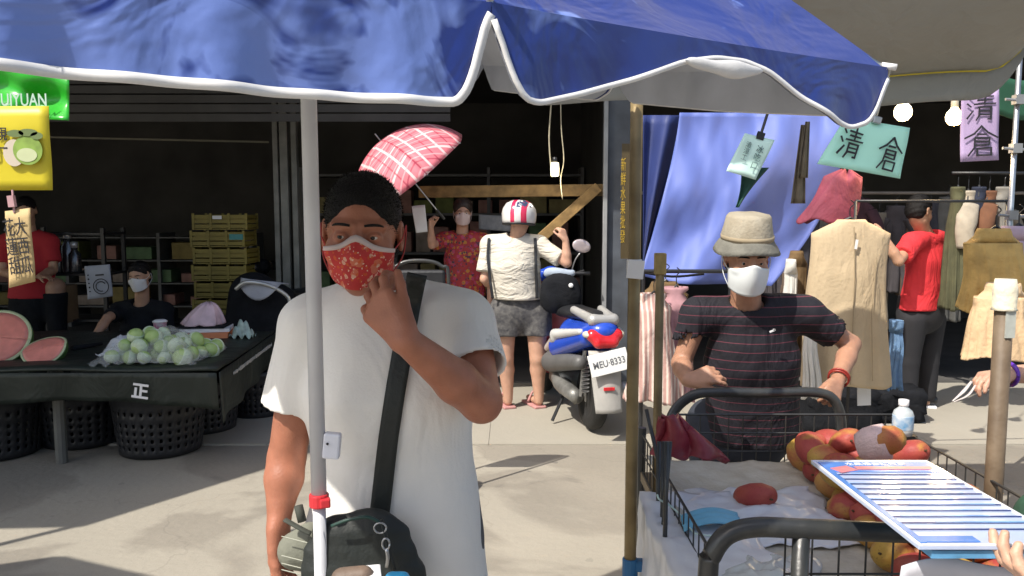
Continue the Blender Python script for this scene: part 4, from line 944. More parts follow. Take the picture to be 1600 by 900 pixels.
bm = bmesh.new(); tube(bm, [t_.location+Vector((0, 0, .05)), t_.location+Vector((-.01, .05, .2))], .003, 5); obj('tag_string', bm, M_string, t_, loc=-t_.location)
mrm = mat('maroon_cloth', (.20, .035, .06), .8, .2, 8, .3, 40)
def hood(u, v):
    a = 2*math.pi*u; r_ = np.interp(v, [0, .15, .5, 1], [.02, .10, .12, .15]); c = P(1322-32*v, 268+78*v, 4.5)
    return c+Vector((r_*math.cos(a)*(1+.12*math.sin(3*a+4*v)), r_*.6*math.sin(a), .015*math.sin(5*a)))
tag(sheet('maroon_garment', hood, 40, 20, mrm, None, .004), 'maroon garment bunched up above the beige vest', 'garment')
rk = empty('clothes_rail', (2.0, 4.5, 0)); tag(rk, 'dark garment rail holding the beige vest', 'rail')
zr = P(1328, 343, 4.35).z+.10; bm = bmesh.new(); tube(bm, [(-.12, -.08, zr), (.75, -.02, zr)], .008, 8); tube(bm, [(.75, -.02, 0), (.75, -.02, zr)], .012, 8); tube(bm, [(-.12, -.08, 0), (-.12, -.08, zr)], .009, 8); obj('rail_frame', bm, M_black, rk, smooth=True)
# clothes beside the vest and low legs of garments
dnm = mat('denim', (.12, .22, .38), .85, .2, 20, .2, 80); whc = mat('off_white_cloth', (.62, .60, .55), .85, .06, 8, .2, 40); brc = mat('brown_cloth', (.14, .085, .035), .85, .25, 9, .2, 40)
garment('denim_garment', flt(1400, 500, 4.85), .035, .045, .42, .04, dnm, 'light blue denim garment hanging edge-on right of the beige vest', rz=.3, seed=2, hanger=False, collar=.03)
garment('brown_garment', flt(1243, 392, 4.55), .06, .07, .6, .05, brc, 'brown patterned garment edge-on left of the beige vest', seed=8, hanger=False, collar=.03)
garment('white_garment', flt(1234, 405, 4.4), .035, .04, .5, .03, whc, 'off-white garment edge-on between the blue tarp and the beige vest', seed=9, hanger=False, collar=.02)
garment('white_garment', flt(1270, 500, 4.25), .035, .045, .42, .03, whc, 'long off-white garment low beneath the left side of the beige vest', seed=10, hanger=False, collar=.02)
# dark row of clothes inside the stall
cols = [(.05, .045, .05), (.10, .07, .05), (.03, .03, .04), (.09, .09, .085), (.13, .10, .09), (.05, .02, .03), (.16, .14, .11)]
descr = ['charcoal', 'brown', 'black', 'grey', 'taupe', 'dark plum', 'dusty beige']
rr = random.Random(21)
for i in range(14):
    px = 1212+i*27; k = i % 7
    if 1395 < px < 1490 and False: continue
    garment('hung_garment', flt(px, 318+rr.uniform(-14, 14), 7.0), .11, .13, rr.uniform(.75, 1.1), .06, mat('rack_cloth_%d' % k, cols[k], .9, .25, 10, .2, 40), ['left', 'right'][i//7]+' one of the two '+descr[k]+' garments in the dark back row of clothes', rz=R(rr.uniform(-50, 50)), sleeve=.35 if i % 2 else 0, grp='garments in the back row of the clothes stall', seed=i, fa=.02)
for i, (px, dsc, cc) in enumerate(((1497, 'olive', 3), (1513, 'cream striped', 6), (1530, 'dark navy', 2), (1546, 'rust brown', 1), (1570, 'stone grey', 3))):
    garment('hung_garment', flt(px, 292+6*(i % 2), 5.9), .09, .11, rr.uniform(.6, .9), .06, mat('side_cloth_%d' % i, ((.07, .07, .035), (.34, .30, .24), (.015, .02, .04), (.14, .06, .03), (.2, .19, .17))[i], .9, .25, 10, .2, 40), dsc+' garment hanging below the lilac card in the clothes stall', rz=R(rr.uniform(30, 70)), sleeve=.3 if i % 2 else 0, grp='garments below the lilac card', seed=40+i, fa=.02)
bm = bmesh.new(); z_ = P(1530, 292, 5.9).z+.10; tube(bm, [(3.2, 5.9, z_), (3.9, 5.9, z_)], .012, 8); tube(bm, [(3.9, 5.9, 0), (3.9, 5.9, z_)], .012, 8);  tag(obj('clothes_rail', bm, M_black, smooth=True), 'black rail below the lilac card at the right of the stall', 'rail')
rk2 = empty('clothes_rail', (2.9, 7.0, 0)); tag(rk2, 'long dark rail at the back of the clothes stall', 'rail')
bm = bmesh.new(); z = P(1300, 318, 7.0).z+.09; tube(bm, [(-1.9, 0, z), (2.2, 0, z)], .014, 8)
for x in (-1.9, 2.2): tube(bm, [(x, 0, 0), (x, 0, z)], .015, 8)
obj('rail_frame', bm, mat('worn_rail', (.16, .14, .12), .5), rk2)
# plastic hangers and trinkets
bm = bmesh.new(); box(bm, (0, 0, 0), (.3, .008, .42)); o = obj('blue_package', bm, mat('pale_blue_packet', (.30, .42, .55), .5, .2, 14)); o.location = P(1500, 430, 6.4); tag(o, 'pale blue packet hanging in the dark right of the man in the red shirt', 'packet')
# straw-tan garments at right edge
stm = mat('straw_lace_cloth', (.55, .36, .12), .85, .2, 14, .5, 60); stm2 = mat('pale_peach_cloth', (.66, .46, .27), .85, .12, 20, .4, 60)
garment('tan_dress', flt(1556, 357, 3.75), .135, .15, .38, .07, stm, 'tan straw-coloured top on a hanger at the right edge', cat='garment', fa=.008, nf=14, seed=5, armw=.98)
garment('peach_dress', flt(1567, 442, 3.6), .125, .17, .34, .07, stm2, 'pale peach lace garment below the tan one at the right edge', cat='garment', fa=.007, nf=15, seed=6, hanger=False)
garment('lilac_garment', flt(1592, 353, 3.95), .13, .14, .3, .05, mat('lilac_cloth', (.42, .33, .42), .85), 'lilac garment peeping out behind the tan top', seed=7)
# pinkish striped clothes left of the hat man, in a wire crate
def stripes(name, c1, c2, fr, axis='X', w_=.4):
    m = mat(name, c1, .85, .1, 12, .2, 50); n, b, L = nodes_of(m); tc, sp = coord_sep(n, L); c = b.inputs['Base Color'].links[0].from_socket
    nz = n.nodes.new('ShaderNodeTexNoise'); nz.inputs['Scale'].default_value = 6; L(tc.outputs['Object'], nz.inputs['Vector'])
    f = mth(n, L, 'LESS_THAN', mth(n, L, 'FRACT', mth(n, L, 'ADD', mth(n, L, 'MULTIPLY', sp.outputs[axis], fr), mth(n, L, 'MULTIPLY', nz.outputs['Fac'], .35))), w_); c = mixc(n, L, f, c, c2); L(c, b.inputs['Base Color']); return m
pk = stripes('pink_striped_cloth', (.42, .25, .22), (.60, .50, .44), 42)
garment('striped_garment', flt(1022, 458, 4.2), .10, .15, .56, .12, pk, 'pink and cream striped garment on a hanger between the two bronze poles', fa=.02, nf=7, seed=12)
garment('striped_garment', flt(1057, 448, 4.35), .07, .09, .62, .10, mat('rose_cloth', (.40, .22, .24), .85, .15, 20), 'rose coloured garment hung behind the striped one beside the hat man', fa=.02, nf=6, seed=13)
garment('dark_garment', flt(1040, 440, 4.6), .14, .15, .5, .08, brc, 'dark brown garment in the back between the bronze poles', fa=.02, nf=6, seed=14)
rk3 = empty('clothes_rail', (.85, 4.4, 0)); tag(rk3, 'low black rail with pink garments left of the hat man', 'rail'); bm = bmesh.new(); z = P(1022, 458, 4.2).z+.1
tube(bm, [(-.16, 0, z), (.35, 0, z)], .011, 8); tube(bm, [(-.13, 0, 0), (-.13, 0, z)], .011, 8); tube(bm, [(.35, 0, 0), (.35, 0, z)], .011, 8); tube(bm, [(-.13, -.25, .02), (-.13, .25, .02)], .011, 8); tube(bm, [(.35, -.25, .02), (.35, .25, .02)], .011, 8)
obj('rail_frame', bm, M_black, rk3)
# low dark goods on the floor of the clothes stall
for i, (px, py, Y, sx, sz, lab) in enumerate(((1300, 610, 5.6, .5, .28, 'dark bundle of clothes on the floor under the beige vest'), (1385, 612, 5.9, .4, .22, 'dark shoebox pile on the floor by the red-shirted man'))):
    p = P(px, py, Y); bm = bmesh.new(); box(bm, (0, 0, sz/2), (sx, .4, sz)); bmesh.ops.subdivide_edges(bm, edges=bm.edges[:], cuts=5, use_grid_fill=True); q = random.Random(i)
    for v in bm.verts: v.co += Vector((q.uniform(-1, 1), q.uniform(-1, 1), q.uniform(-1, 1)))*.02 if v.co.z > .02 else Vector()
    o = obj('cloth_bundle', bm, M_dark, smooth=True); o.location = (p.x, Y, .026); tag(o, lab, 'bundle')

# ---------------------------------------------------------------- scooters
def vmesh(name, fn, lo, hi, h, m, par, smooth=1):
    V = Vox(lo, hi, h); fn(V); return link(name, V.mesh(name, smooth), m, par)
def scooter(loc, rz, mb, mb2, mst_, label, tail=True):
    e = empty('motor_scooter', loc, (0, 0, rz)); tag(e, label, 'scooter')
    eng = mat('engine_alloy', (.22, .22, .21), .45, .3, 14, .2, 50, metal=.5)
    def wheel(y, par):
        bm = bmesh.new(); M = Matrix.Rotation(R(90), 4, 'Y')
        lathe(bm, [(.13, -.045), (.16, -.052), (.2, -.05), (.223, -.03), (.23, 0), (.223, .03), (.2, .05), (.16, .052), (.13, .045), (.13, -.045)], (0, y, .23), 32, M.to_3x3())
        w_ = obj('wheel', bm, mat('tyre_rubber', (.012, .012, .012), .75, .3, 40, .4, 120), par, smooth=True)
        bm = bmesh.new()
        for k in range(5): box(bm, Vector((0, y, .23))+Vector((0, math.cos(k*1.257)*.07, math.sin(k*1.257)*.07)), (.03, .13, .022), (k*1.257, 0, 0))
        tube(bm, [(-.05, y, .23), (.05, y, .23)], .035, 12); lathe(bm, [(.125, -.04), (.135, -.04), (.135, .04), (.125, .04), (.125, -.04)], (0, y, .23), 28, M.to_3x3()); obj('rim', bm, eng, w_, smooth=False)
    wheel(-.62, e); wheel(.63, e)
    vmesh('tail_cowl', lambda V: [V.cone((0, -.80, .725), (0, -.35, .65), .115, .155, .03, (0, 0, 1), .68), V.cone((0, -.35, .64), (0, .02, .50), .13, .10, .04), V.cone((-.085, -.76, .67), (-.125, -.30, .54), .065, .10, .04), V.cone((.085, -.76, .67), (.125, -.30, .54), .065, .10, .04)], (-.30, -1.02, .32), (.30, .2, .90), .011, mb, e)
    for q in (-1, 1):   # side stripes
        vmesh('side_panel', lambda V: [V.cone((q*.135, -.77, .715), (q*.195, -.36, .64), .022, .040, .01), V.cone((q*.195, -.36, .61), (q*.16, -.06, .49), .034, .034, .02)], (-.28, -.92, .38), (.28, .1, .82), .009, mb2, e)
        vmesh('lower_fairing', lambda V: [V.cone((q*.13, -.74, .50), (q*.16, -.15, .40), .05, .08, .03), V.cone((q*.13, -.15, .42), (q*.13, .05, .34), .06, .05, .03)], (-.30, -.9, .22), (.30, .2, .66), .011, mat('grey_fairing', (.10, .10, .10), .5, .2, 6), e)
    vmesh('seat', lambda V: [V.cone((0, -.62, .80), (0, -.1, .775), .10, .125, .03, (0, 0, 1), .42), V.cone((0, -.1, .775), (0, .16, .76), .12, .08, .03, (0, 0, 1), .42)], (-.2, -.8, .68), (.2, .3, .88), .01, M_black, e)
    vmesh('grab_rail_cover', lambda V: [V.cone((-.10, -.50, .83), (-.07, -.82, .80), .028, .035, .03), V.cone((.10, -.50, .83), (.07, -.82, .80), .028, .035, .03), V.cone((-.07, -.84, .80), (.07, -.84, .80), .036, .036, .03)], (-.2, -1, .7), (.2, -.4, .9), .009, mat('silver_grab', (.42, .42, .41), .4, .1, 6, metal=.3), e)
    red = mat('tail_lens_red', (.60, .02, .03), .2, .2, 20, coat=.5)
    vmesh('tail_light', lambda V: [V.cone((-.082, -.862, .70), (.082, -.862, .70), .045, .045, .02), V.cone((-.05, -.885, .655), (.05, -.885, .655), .040, .040, .03), V.cone((-.03, -.86, .745), (.03, -.86, .745), .018, .018, .03)], (-.15, -.97, .58), (.15, -.78, .80), .006, red, e)
    for q in (-1, 1):
        bm = bmesh.new(); bmesh.ops.create_uvsphere(bm, u_segments=14, v_segments=8, radius=1, matrix=Matrix.Translation((q*.115, -.84, .705)) @ Matrix.Diagonal((.03, .05, .024, 1))); obj('indicator', bm, mat('amber_clear', (.55, .50, .42), .2), e, smooth=True)
    def mg_(u, v): x = (u-.5)*(.22-.04*v); return (x, -.86-.10*v-.03*math.cos(x*16), .60-.40*v)
    gd = sheet('rear_mudguard', mg_, 12, 14, mat('pale_mudguard', (.36, .35, .33), .5, .15, 8), e, .012)
    bm = bmesh.new(); box(bm, (.0, -.965, .36), (.075, .012, .022)); obj('reflector', bm, red, gd, bev=.002)
    pl_ = bpy.data.objects.new('licence_plate', None); COL.objects.link(pl_); pl_.parent = e; pl_.location = (0, -.955, .535); pl_.rotation_euler = (R(-14), R(-11), 0)
    bm = bmesh.new(); box(bm, (0, 0, 0), (.27, .006, .145)); obj('plate', bm, mat('plate_white', (.74, .75, .74), .45, .05, 9), pl_, bev=.004)
    text('plate_number', 'MEU·8333', .062, mat('plate_ink', (.12, .13, .15), .5), pl_, (0, -.0046, -.004), bold=.01, sx=.86)
    bm = bmesh.new(); box(bm, (0, .012, 0), (.10, .012, .10)); obj('plate_bracket', bm, M_black, pl_)
    bm = bmesh.new()
    tube(bm, [(-.11, -.62, .23), (-.13, -.3, .27), (-.10, -.12, .34)], [.05, .065, .055], 10, 5); tube(bm, [(.10, -.2, .30), (.10, -.35, .33)], [.07, .09], 12); box(bm, (-.05, -.2, .30), (.2, .3, .16), (.2, 0, 0)); obj('engine', bm, eng, e, smooth=True)
    bm = bmesh.new(); tube(bm, [(.14, -.2, .2), (.15, -.45, .22), (.16, -.85, .33)], [.02, .05, .055, .05], 12, 5); obj('exhaust', bm, M_metal, e, smooth=True)
    bm = bmesh.new()
    for k in range(9): tube(bm, [(-.095+.03*math.cos(a), -.74-.02*k/9+.0, .30+.028*k+.03*math.sin(a)*.2) for a in np.linspace(0, 6.28, 8)], .006, 5)
    tube(bm, [(-.095, -.66, .25), (-.09, -.72, .58)], .014, 8); obj('shock_absorber', bm, M_metal, e)
    vmesh('floorboard', lambda V: [V.cone((0, .0, .32), (0, .32, .30), .15, .14, .03, (0, 0, 1), .3)], (-.22, -.2, .2), (.22, .55, .45), .011, M_black, e)
    vmesh('leg_shield', lambda V: [V.cone((0, .42, .36), (0, .50, .78), .17, .17, .04, (0, 1, -.2), .25), V.cone((0, .50, .78), (0, .5, .92), .15, .10, .04, (0, 1, -.1), .4)], (-.26, .25, .15), (.26, .75, 1.08), .012, mst_, e)
    vmesh('front_fender', lambda V: [V.cone((0, .42, .45), (0, .66, .52), .06, .075, .03, (0, 0, 1), .5), V.cone((0, .66, .52), (0, .85, .40), .075, .06, .03, (0, 0, 1), .5)], (-.12, .3, .3), (.12, 1, .65), .01, mst_, e)
    bm = bmesh.new()
    for q in (-1, 1): tube(bm, [(q*.07, .63, .23), (q*.07, .54, .6)], .018, 8)
    tube(bm, [(0, .54, .6), (0, .46, .98)], .025, 10); obj('fork', bm, M_metal, e, smooth=True)
    vmesh('handlebar_cowl', lambda V: [V.cone((-.12, .45, 1.0), (.12, .45, 1.0), .05, .05, .03), V.cone((0, .45, 1.0), (0, .55, .98), .075, .06, .03)], (-.24, .3, .88), (.24, .68, 1.1), .011, mb, e)
    bm = bmesh.new(); tube(bm, [(-.32, .40, 1.01), (-.1, .45, 1.01), (.1, .45, 1.01), (.32, .40, 1.01)], .016, 8, 4); hb = obj('handlebar', bm, M_black, e, smooth=True)
    for q in (-1, 1): bm = bmesh.new(); tube(bm, [(q*.16, .47, 1.0), (q*.30, .5, 1.03)], .006, 6); obj('brake_lever', bm, M_metal, hb, smooth=True)
    for q in (-1, 1):
        bm = bmesh.new(); tube(bm, [(q*.17, .44, 1.02), (q*.2, .43, 1.12), (q*.24, .42, 1.18)], .006, 6, 4); mr = obj('mirror', bm, M_metal, e, smooth=True)
        bm = bmesh.new(); bmesh.ops.create_uvsphere(bm, u_segments=20, v_segments=10, radius=1, matrix=Matrix.Translation((q*.25, .42, 1.235)) @ Matrix.Rotation(q*.25, 4, 'Y') @ Matrix.Diagonal((.08, .014, .055, 1))); obj('mirror_shell', bm, mat('mirror_pale', (.6, .52, .54), .15, .05, metal=.4), mr, smooth=True)
    bm = bmesh.new(); tube(bm, [(-.1, -.3, .2), (-.22, -.38, .01)], .012, 7); obj('kickstand', bm, M_black, e)
    return e
blue_p = mat('scooter_blue', (.02, .07, .48), .22, .1, 4, coat=.5); wht_p = mat('scooter_white', (.55, .55, .54), .28, .1, 4, coat=.4); redp = mat('scooter_red_black', (.25, .02, .03), .3, .5, 5, coat=.3)
sc = scooter((.42, 6.12, .026), R(13), blue_p, wht_p, redp, 'blue, white and red motor scooter parked with its number plate towards the road')
blk = mat('gloss_black_paint', (.012, .013, .016), .2, .2, 4, coat=.5); pgy = mat('pale_grey_paint', (.40, .41, .42), .3, .1, 4)
sc2 = scooter((-1.95, 7.35, .026), R(62), blk, pgy, blk, 'black motor scooter with pale side stripe in the dark behind the standing man'); 
bm = bmesh.new(); tube(bm, [P(368, 452, 6.3), P(385, 441, 6.3), P(420, 446, 6.35), P(448, 462, 6.4), P(455, 480, 6.4)], .016, 8, 6); 
o = obj('chrome_rail', bm, mat('pale_chrome', (.55, .55, .52), .25, metal=.5), smooth=True); tag(o, 'pale curved rail arching over the dark goods at the far end of the stall', 'rail')
e = empty('cardboard_bale', (P(395, 520, 6.55).x, 6.6, 0)); tag(e, 'dark covered trolley with a pale flap behind the end of the stall', 'trolley')
vmesh('cover', lambda V: [V.cone((-.05, 0, .2), (0, 0, .85), .25, .2, .05), V.cone((.15, 0, .25), (.2, 0, .8), .22, .15, .05)], (-.5, -.45, 0), (.6, .45, 1.2), .03, M_dark, e)
sheet('pale_flap', lambda u, v: (-.02+.38*u, -.235-.03*v-.02*math.sin(u*6), 1.02-.05*u-.16*v*math.sin(math.pi*min(1, u+.15))), 12, 8, mat('grey_film', (.33, .34, .38), .35, .1, 9, .3, 20), e, .004)
# handcart handle behind the man's shoulder
e = empty('hand_trolley', (P(655, 430, 4.3).x, 4.3, 0)); tag(e, 'black hand trolley whose curved top shows behind the standing man', 'trolley')
zt = P(655, 407, 4.3).z; bm = bmesh.new(); tube(bm, [(-.16, 0, .08), (-.16, 0, zt-.16), (-.12, 0, zt-.03), (0, 0, zt), (.12, 0, zt-.03), (.16, 0, zt-.16), (.16, 0, .08)], .010, 8, 5); obj('tubular_frame', bm, M_tube, e, smooth=True)
bm = bmesh.new(); box(bm, (0, .01, zt-.25), (.28, .03, .4)); obj('back_pad', bm, M_black, e, bev=.02); bm = bmesh.new(); box(bm, (0, -.15, .03), (.34, .28, .012)); obj('toe_plate', bm, M_metal, e)
for q in (-1, 1):
    bm = bmesh.new(); tube(bm, [(q*.19, .05, .09), (q*.23, .05, .09)], .09, 18); obj('wheel', bm, MATS['tyre_rubber'], e)
# black bag on the scooter seat
e = tag(vmesh('black_bag', lambda V: [V.cone((.31, 5.97, 1.00), (.42, 5.97, .99), .085, .085, .05, (0, 1, 0), .6), V.cone((.30, 5.97, .88), (.43, 5.97, .90), .095, .09, .05, (0, 1, 0), .6), V.disp(lambda X, Y, Z: .006*np.sin(28*X+18*Z))], (.05, 5.7, .6), (.68, 6.15, 1.2), .012, M_dark, None), 'black shopping bag resting on the scooter seat beside the woman in the helmet', 'bag')
bm = bmesh.new(); bmesh.ops.create_uvsphere(bm, u_segments=12, v_segments=8, radius=1, matrix=Matrix.Translation((.435, 5.905, 1.0)) @ Matrix.Diagonal((.018, .008, .018, 1))); obj('badge', bm, M_paper, e, smooth=True)
e = tag(vmesh('grey_bag', lambda V: [V.cone((.27, 6.05, 1.08), (.45, 6.05, 1.08), .04, .035, .03), V.disp(lambda X, Y, Z: .006*np.sin(30*X+18*Z))], (.1, 5.8, 1.0), (.7, 6.3, 1.25), .012, mat('blue_grey_cloth', (.34, .40, .48), .8, .15, 10, .2, 40), None), 'folded blue-grey cloth on top of the black bag on the scooter', 'cloth')

# ---------------------------------------------------------------- fruit cart
cart = empty('fruit_cart', (.88, 2.1, 0)); tag(cart, 'wire-sided push cart with black tubular handles loaded with red mangoes', 'cart'); co_ = Vector((.88, 2.1, 0))
CX0, CX1, CY0, CY1, ZT = .42, 1.31, 1.56, 2.66, .70
def C(x, y, z): return Vector((x, y, z))-co_
wire = mat('dark_wire', (.06, .06, .058), .45, .2, 20, metal=.5)
def panel(name, a, b, z0, z1, n, rows):
    bm = bmesh.new(); a, b = Vector(a), Vector(b)
    for i in range(n+1):
        p = a.lerp(b, i/n); tube(bm, [C(p.x, p.y, z0), C(p.x, p.y, z1)], .0022, 5)
    for j in range(rows+1):
        z = z0+(z1-z0)*j/rows; tube(bm, [C(a.x, a.y, z), C(b.x, b.y, z)], .0026 if j < rows else .004, 5)
    obj(name, bm, wire, cart)
panel('wire_side', (CX0+.13, CY0), (CX1, CY0), .42, .90, 14, 6); panel('wire_side', (CX1, CY0), (CX1, CY1), .42, .815, 22, 5)
panel('wire_side', (CX0+.12, CY1), (CX1, CY1), .42, .865, 16, 7); panel('wire_side', (CX0+.02, CY0+.1), (CX0+.02, CY1), .42, .80, 18, 6)
def handle(pts, r=.0165, name='handle'):
    bm = bmesh.new(); tube(bm, [p-co_ for p in pts], r, 14, 7); return obj(name, bm, M_tube, cart, smooth=True)
Yn, Yf = 1.5, 2.72
handle([Vector((P(1108, 900, Yn).x-.012, Yn, .50)), P(1106, 900, Yn), P(1112, 868, Yn), P(1136, 836, Yn), P(1180, 824, Yn), P(1250, 826, Yn), P(1330, 829, Yn), P(1400, 832, Yn), P(1500, 836, Yn), P(1600, 850, Yn), Vector((1.0, Yn, .9)), Vector((1.03, Yn, .5))], .0195)
bm = bmesh.new(); q = P(1252, 835, Yn); tube(bm, [C(q.x, Yn, q.z), C(q.x, Yn+.01, .42)], .0165, 10); obj('handle_strut', bm, M_tube, cart, smooth=True)
handle([P(1040, 760, Yf-.1), P(1043, 690, Yf-.05), P(1052, 645, Yf), P(1082, 618, Yf), P(1120, 613, Yf), P(1200, 614, Yf), P(1270, 613, Yf), P(1300, 622, Yf), P(1313, 650, Yf), P(1314, 700, Yf), P(1314, 780, Yf)], .0175)
bm = bmesh.new()
for (x, y) in ((CX0, CY0+.1), (CX1, CY0), (CX0+.02, CY1), (CX1, CY1)): tube(bm, [C(x, y, .14), C(x, y, .82)], .014, 10)
for z in (.40,):
    for a, b in (((CX0, CY0), (CX1, CY0)), ((CX1, CY0), (CX1, CY1)), ((CX1, CY1), (CX0, CY1)), ((CX0, CY1), (CX0, CY0))): tube(bm, [C(*a, z), C(*b, z)], .014, 8)
obj('frame', bm, M_tube, cart)
bm = bmesh.new(); box(bm, C((CX0+CX1)/2, (CY0+CY1)/2, .655), (CX1-CX0-.03, CY1-CY0-.03, .03)); obj('shelf_board', bm, mat('ply_board', (.26, .2, .13), .8, .2, 8), cart)
for x in (CX0+.05, CX1-.05):
    for y in (CY0+.1, CY1-.1):
        bm = bmesh.new(); tube(bm, [C(x-.015, y, .07), C(x+.015, y, .07)], .07, 18); w_ = obj('wheel', bm, MATS['tyre_rubber'], cart); bm = bmesh.new(); box(bm, C(x, y, .12), (.05, .05, .09)); obj('castor', bm, M_metal, w_)
# left bundle of tubes / bronze corner posts
lpx = P(1030, 500, 2.45).x
bm = bmesh.new(); tube(bm, [C(lpx, 2.45, .14), C(lpx, 2.45, P(1030, 402, 2.45).z)], .0135, 12); cp = obj('corner_post', bm, M_rust, cart, smooth=True)
bm = bmesh.new(); box(bm, C(lpx, 2.45, P(1030, 412, 2.45).z), (.034, .03, .065)); obj('post_bracket', bm, mat('ochre_steel', (.30, .22, .08), .6, .3, 30), cp, bev=.003)
bm = bmesh.new()
for (x0, x1, y) in ((1030, 1026, 2.2), (1037, 1033, 2.1), (1042, 1038, 1.95), (1047, 1030, 2.05)): tube(bm, [P(x0, 690, y)-co_, P(x1, 905, y)-co_], .0062, 7)
tube(bm, [P(1010, 640, 2.3)-co_, P(1034, 745, 2.2)-co_], .006, 7); obj('folded_leg_tubes', bm, M_tube, cart, smooth=True)
rpx = P(1562, 600, 2.15).x
bm = bmesh.new(); tube(bm, [C(rpx, 2.15, .14), C(rpx, 2.15, P(1562, 440, 2.15).z)], .0235, 14); cp = obj('corner_post', bm, mat('weathered_pole', (.11, .075, .045), .6, .3, 12, .2, 50, col2=(.19, .14, .09)), cart, smooth=True)
bm = bmesh.new(); lathe(bm, [(.0, .0), (.026, .002), (.031, -.03), (.029, -.075), (.033, -.082), (.0, -.083)], C(rpx, 2.15, P(1562, 437, 2.15).z), 18); obj('cloth_cap', bm, mat('cream_wrap', (.74, .68, .52), .8, .05, 30, .4, 60), cp, smooth=True)
bm = bmesh.new(); box(bm, C(rpx+.004, 2.15-.0245, P(1566, 503, 2.15).z), (.026, .004, .08)); obj('paper_label', bm, mat('grey_label', (.42, .44, .40), .6, .1, 60), cp)
# beige cloth on the tray with drape over left side
mcl = mat('beige_tray_cloth', (.46, .41, .32), .9, .18, 26, .35, 70, col2=(.54, .50, .42)); plw = mat('white_plastic_sheet', (.66, .67, .70), .35, .06, 6, .25, 20)
def trc(u, v):
    x = CX0+.03+(CX1-CX0-.06)*u; y = CY0+.03+(CY1-CY0-.06)*v; return (x, y, ZT+.008+.014*crum(x, y, 6, 7)+.04*max(0, .12-u)*4)
tag(sheet('tray_cloth', trc, 60, 60, mcl, None, .004), 'beige speckled cloth lying on the tray of the cart', 'cloth')
def drp(u, v):
    y = CY0+.02+(2.25-CY0)*u; s_ = v; x = CX0+.20-.24*min(1, s_*1.9); z = ZT+.03 if s_ < .53 else ZT+.03-(s_-.53)*.85
    k_ = crum(y*1.2, s_*.6, 5, 2); return (x+.022*k_-.02*(s_ > .5), y, z+.015*k_)
tag(sheet('plastic_drape', drp, 50, 40, plw, None, .002), 'white plastic sheet draped over the left edge of the cart', 'plastic sheet')
def bg2(u, v):
    p = Vector((.47+.42*u, 1.92+.42*v, ZT+.018)); return p+Vector((.01*math.sin(19*v), .012*math.sin(15*u), .028*math.sin(math.pi*u)*math.sin(math.pi*v)+.018*crum(u, v, 4.5, 1)))
tag(sheet('plastic_bag', bg2, 40, 40, plw, None, .002), 'flattened white plastic bag on the cart tray in front of the mangoes', 'plastic bag')
def bg3(u, v): return Vector((.47+.24*u+.02*math.sin(9*v), 1.60+.26*v, ZT+.02+.03*math.sin(math.pi*u)*math.sin(math.pi*v)+.022*crum(u, v, 3.5, 5)))
tag(sheet('plastic_bag', bg3, 36, 36, mat('clear_film', (.75, .78, .76), .2, .03, 5, .3, 30, alpha=.6), None, .001), 'clear plastic bag crumpled in the near left corner of the cart tray', 'plastic bag')
# mangoes
mgm = mat('mango_skin', (.30, .035, .04), .55, .3, 11, .15, 90, col2=(.42, .10, .06), spec=.35); mgy = mat('mango_skin_yellow', (.36, .055, .045), .55, .2, 6, .15, 90, col2=(.48, .27, .07), spec=.35)
for m_, lo_ in ((mgm, .58), (mgy, .47)):
    n, b, L = nodes_of(m_); tc, sp = coord_sep(n, L); c = b.inputs['Base Color'].links[0].from_socket; oi = n.nodes.new('ShaderNodeObjectInfo')
    va_ = n.nodes.new('ShaderNodeVectorMath'); va_.operation = 'ADD'; L(tc.outputs['Object'], va_.inputs[0]); L(oi.outputs['Location'], va_.inputs[1])
    x = n.nodes.new('ShaderNodeTexNoise'); x.inputs['Scale'].default_value = 13; x.inputs['Detail'].default_value = 4; L(va_.outputs[0], x.inputs['Vector']); r = n.nodes.new('ShaderNodeValToRGB'); r.color_ramp.elements[0].position = lo_-.04; r.color_ramp.elements[1].position = lo_+.12; L(x.outputs['Fac'], r.inputs[0])
    c = mixc(n, L, mth(n, L, 'MULTIPLY', r.outputs[0], .8), c, (.50, .33, .06))
    y = n.nodes.new('ShaderNodeTexNoise'); y.inputs['Scale'].default_value = 240; y.inputs['Detail'].default_value = 2; L(va_.outputs[0], y.inputs['Vector']); r = n.nodes.new('ShaderNodeValToRGB'); r.color_ramp.elements[0].position = .62; r.color_ramp.elements[1].position = .70; L(y.outputs['Fac'], r.inputs[0])
    c = mixc(n, L, mth(n, L, 'MULTIPLY', r.outputs[0], .5), c, (.10, .03, .02)); L(c, b.inputs['Base Color'])
def mango_mesh(seed):
    bm = bmesh.new(); rr = random.Random(seed); lathe(bm, [(0, -.050), (.016, -.048), (.033, -.036), (.043, -.014), (.045, .008), (.038, .030), (.022, .045), (.008, .049), (0, .047)], seg=20, sx=1.0, sy=.86)
    for v in bm.verts: v.co.x += .006*math.sin(v.co.z*30+seed); v.co.y += .003*math.sin(v.co.z*45)
    return bm
protos = []
for k in range(3):
    o = obj('mango', mango_mesh(k), (mgm, mgy, mgm)[k], smooth=True); bm = bmesh.new(); tube(bm, [(0, 0, .046), (.002, 0, .055)], .003, 6); st_ = obj('stem', bm, mat('stem_brown', (.08, .05, .02), .8), o); protos.append(o)
    tag(o, 'red mango lying in the pile on the cart' if k != 1 else 'red mango with a yellow blush in the pile on the cart', 'mango', 'mangoes piled on the cart')
rr = random.Random(17); used = set(); spots = []
for i in range(13):
    for j in range(5): yy = 1.63+.079*i+rr.uniform(-.012, .012); spots.append((.885+.10*(yy-1.75)+.083*j+rr.uniform(-.010, .010)+(.02 if i % 2 else 0), yy, ZT+.052))
for i in range(10):
    for j in range(3): spots.append((.945+.095*j+rr.uniform(-.02, .02), 1.74+.088*i+rr.uniform(-.015, .015), ZT+.108))
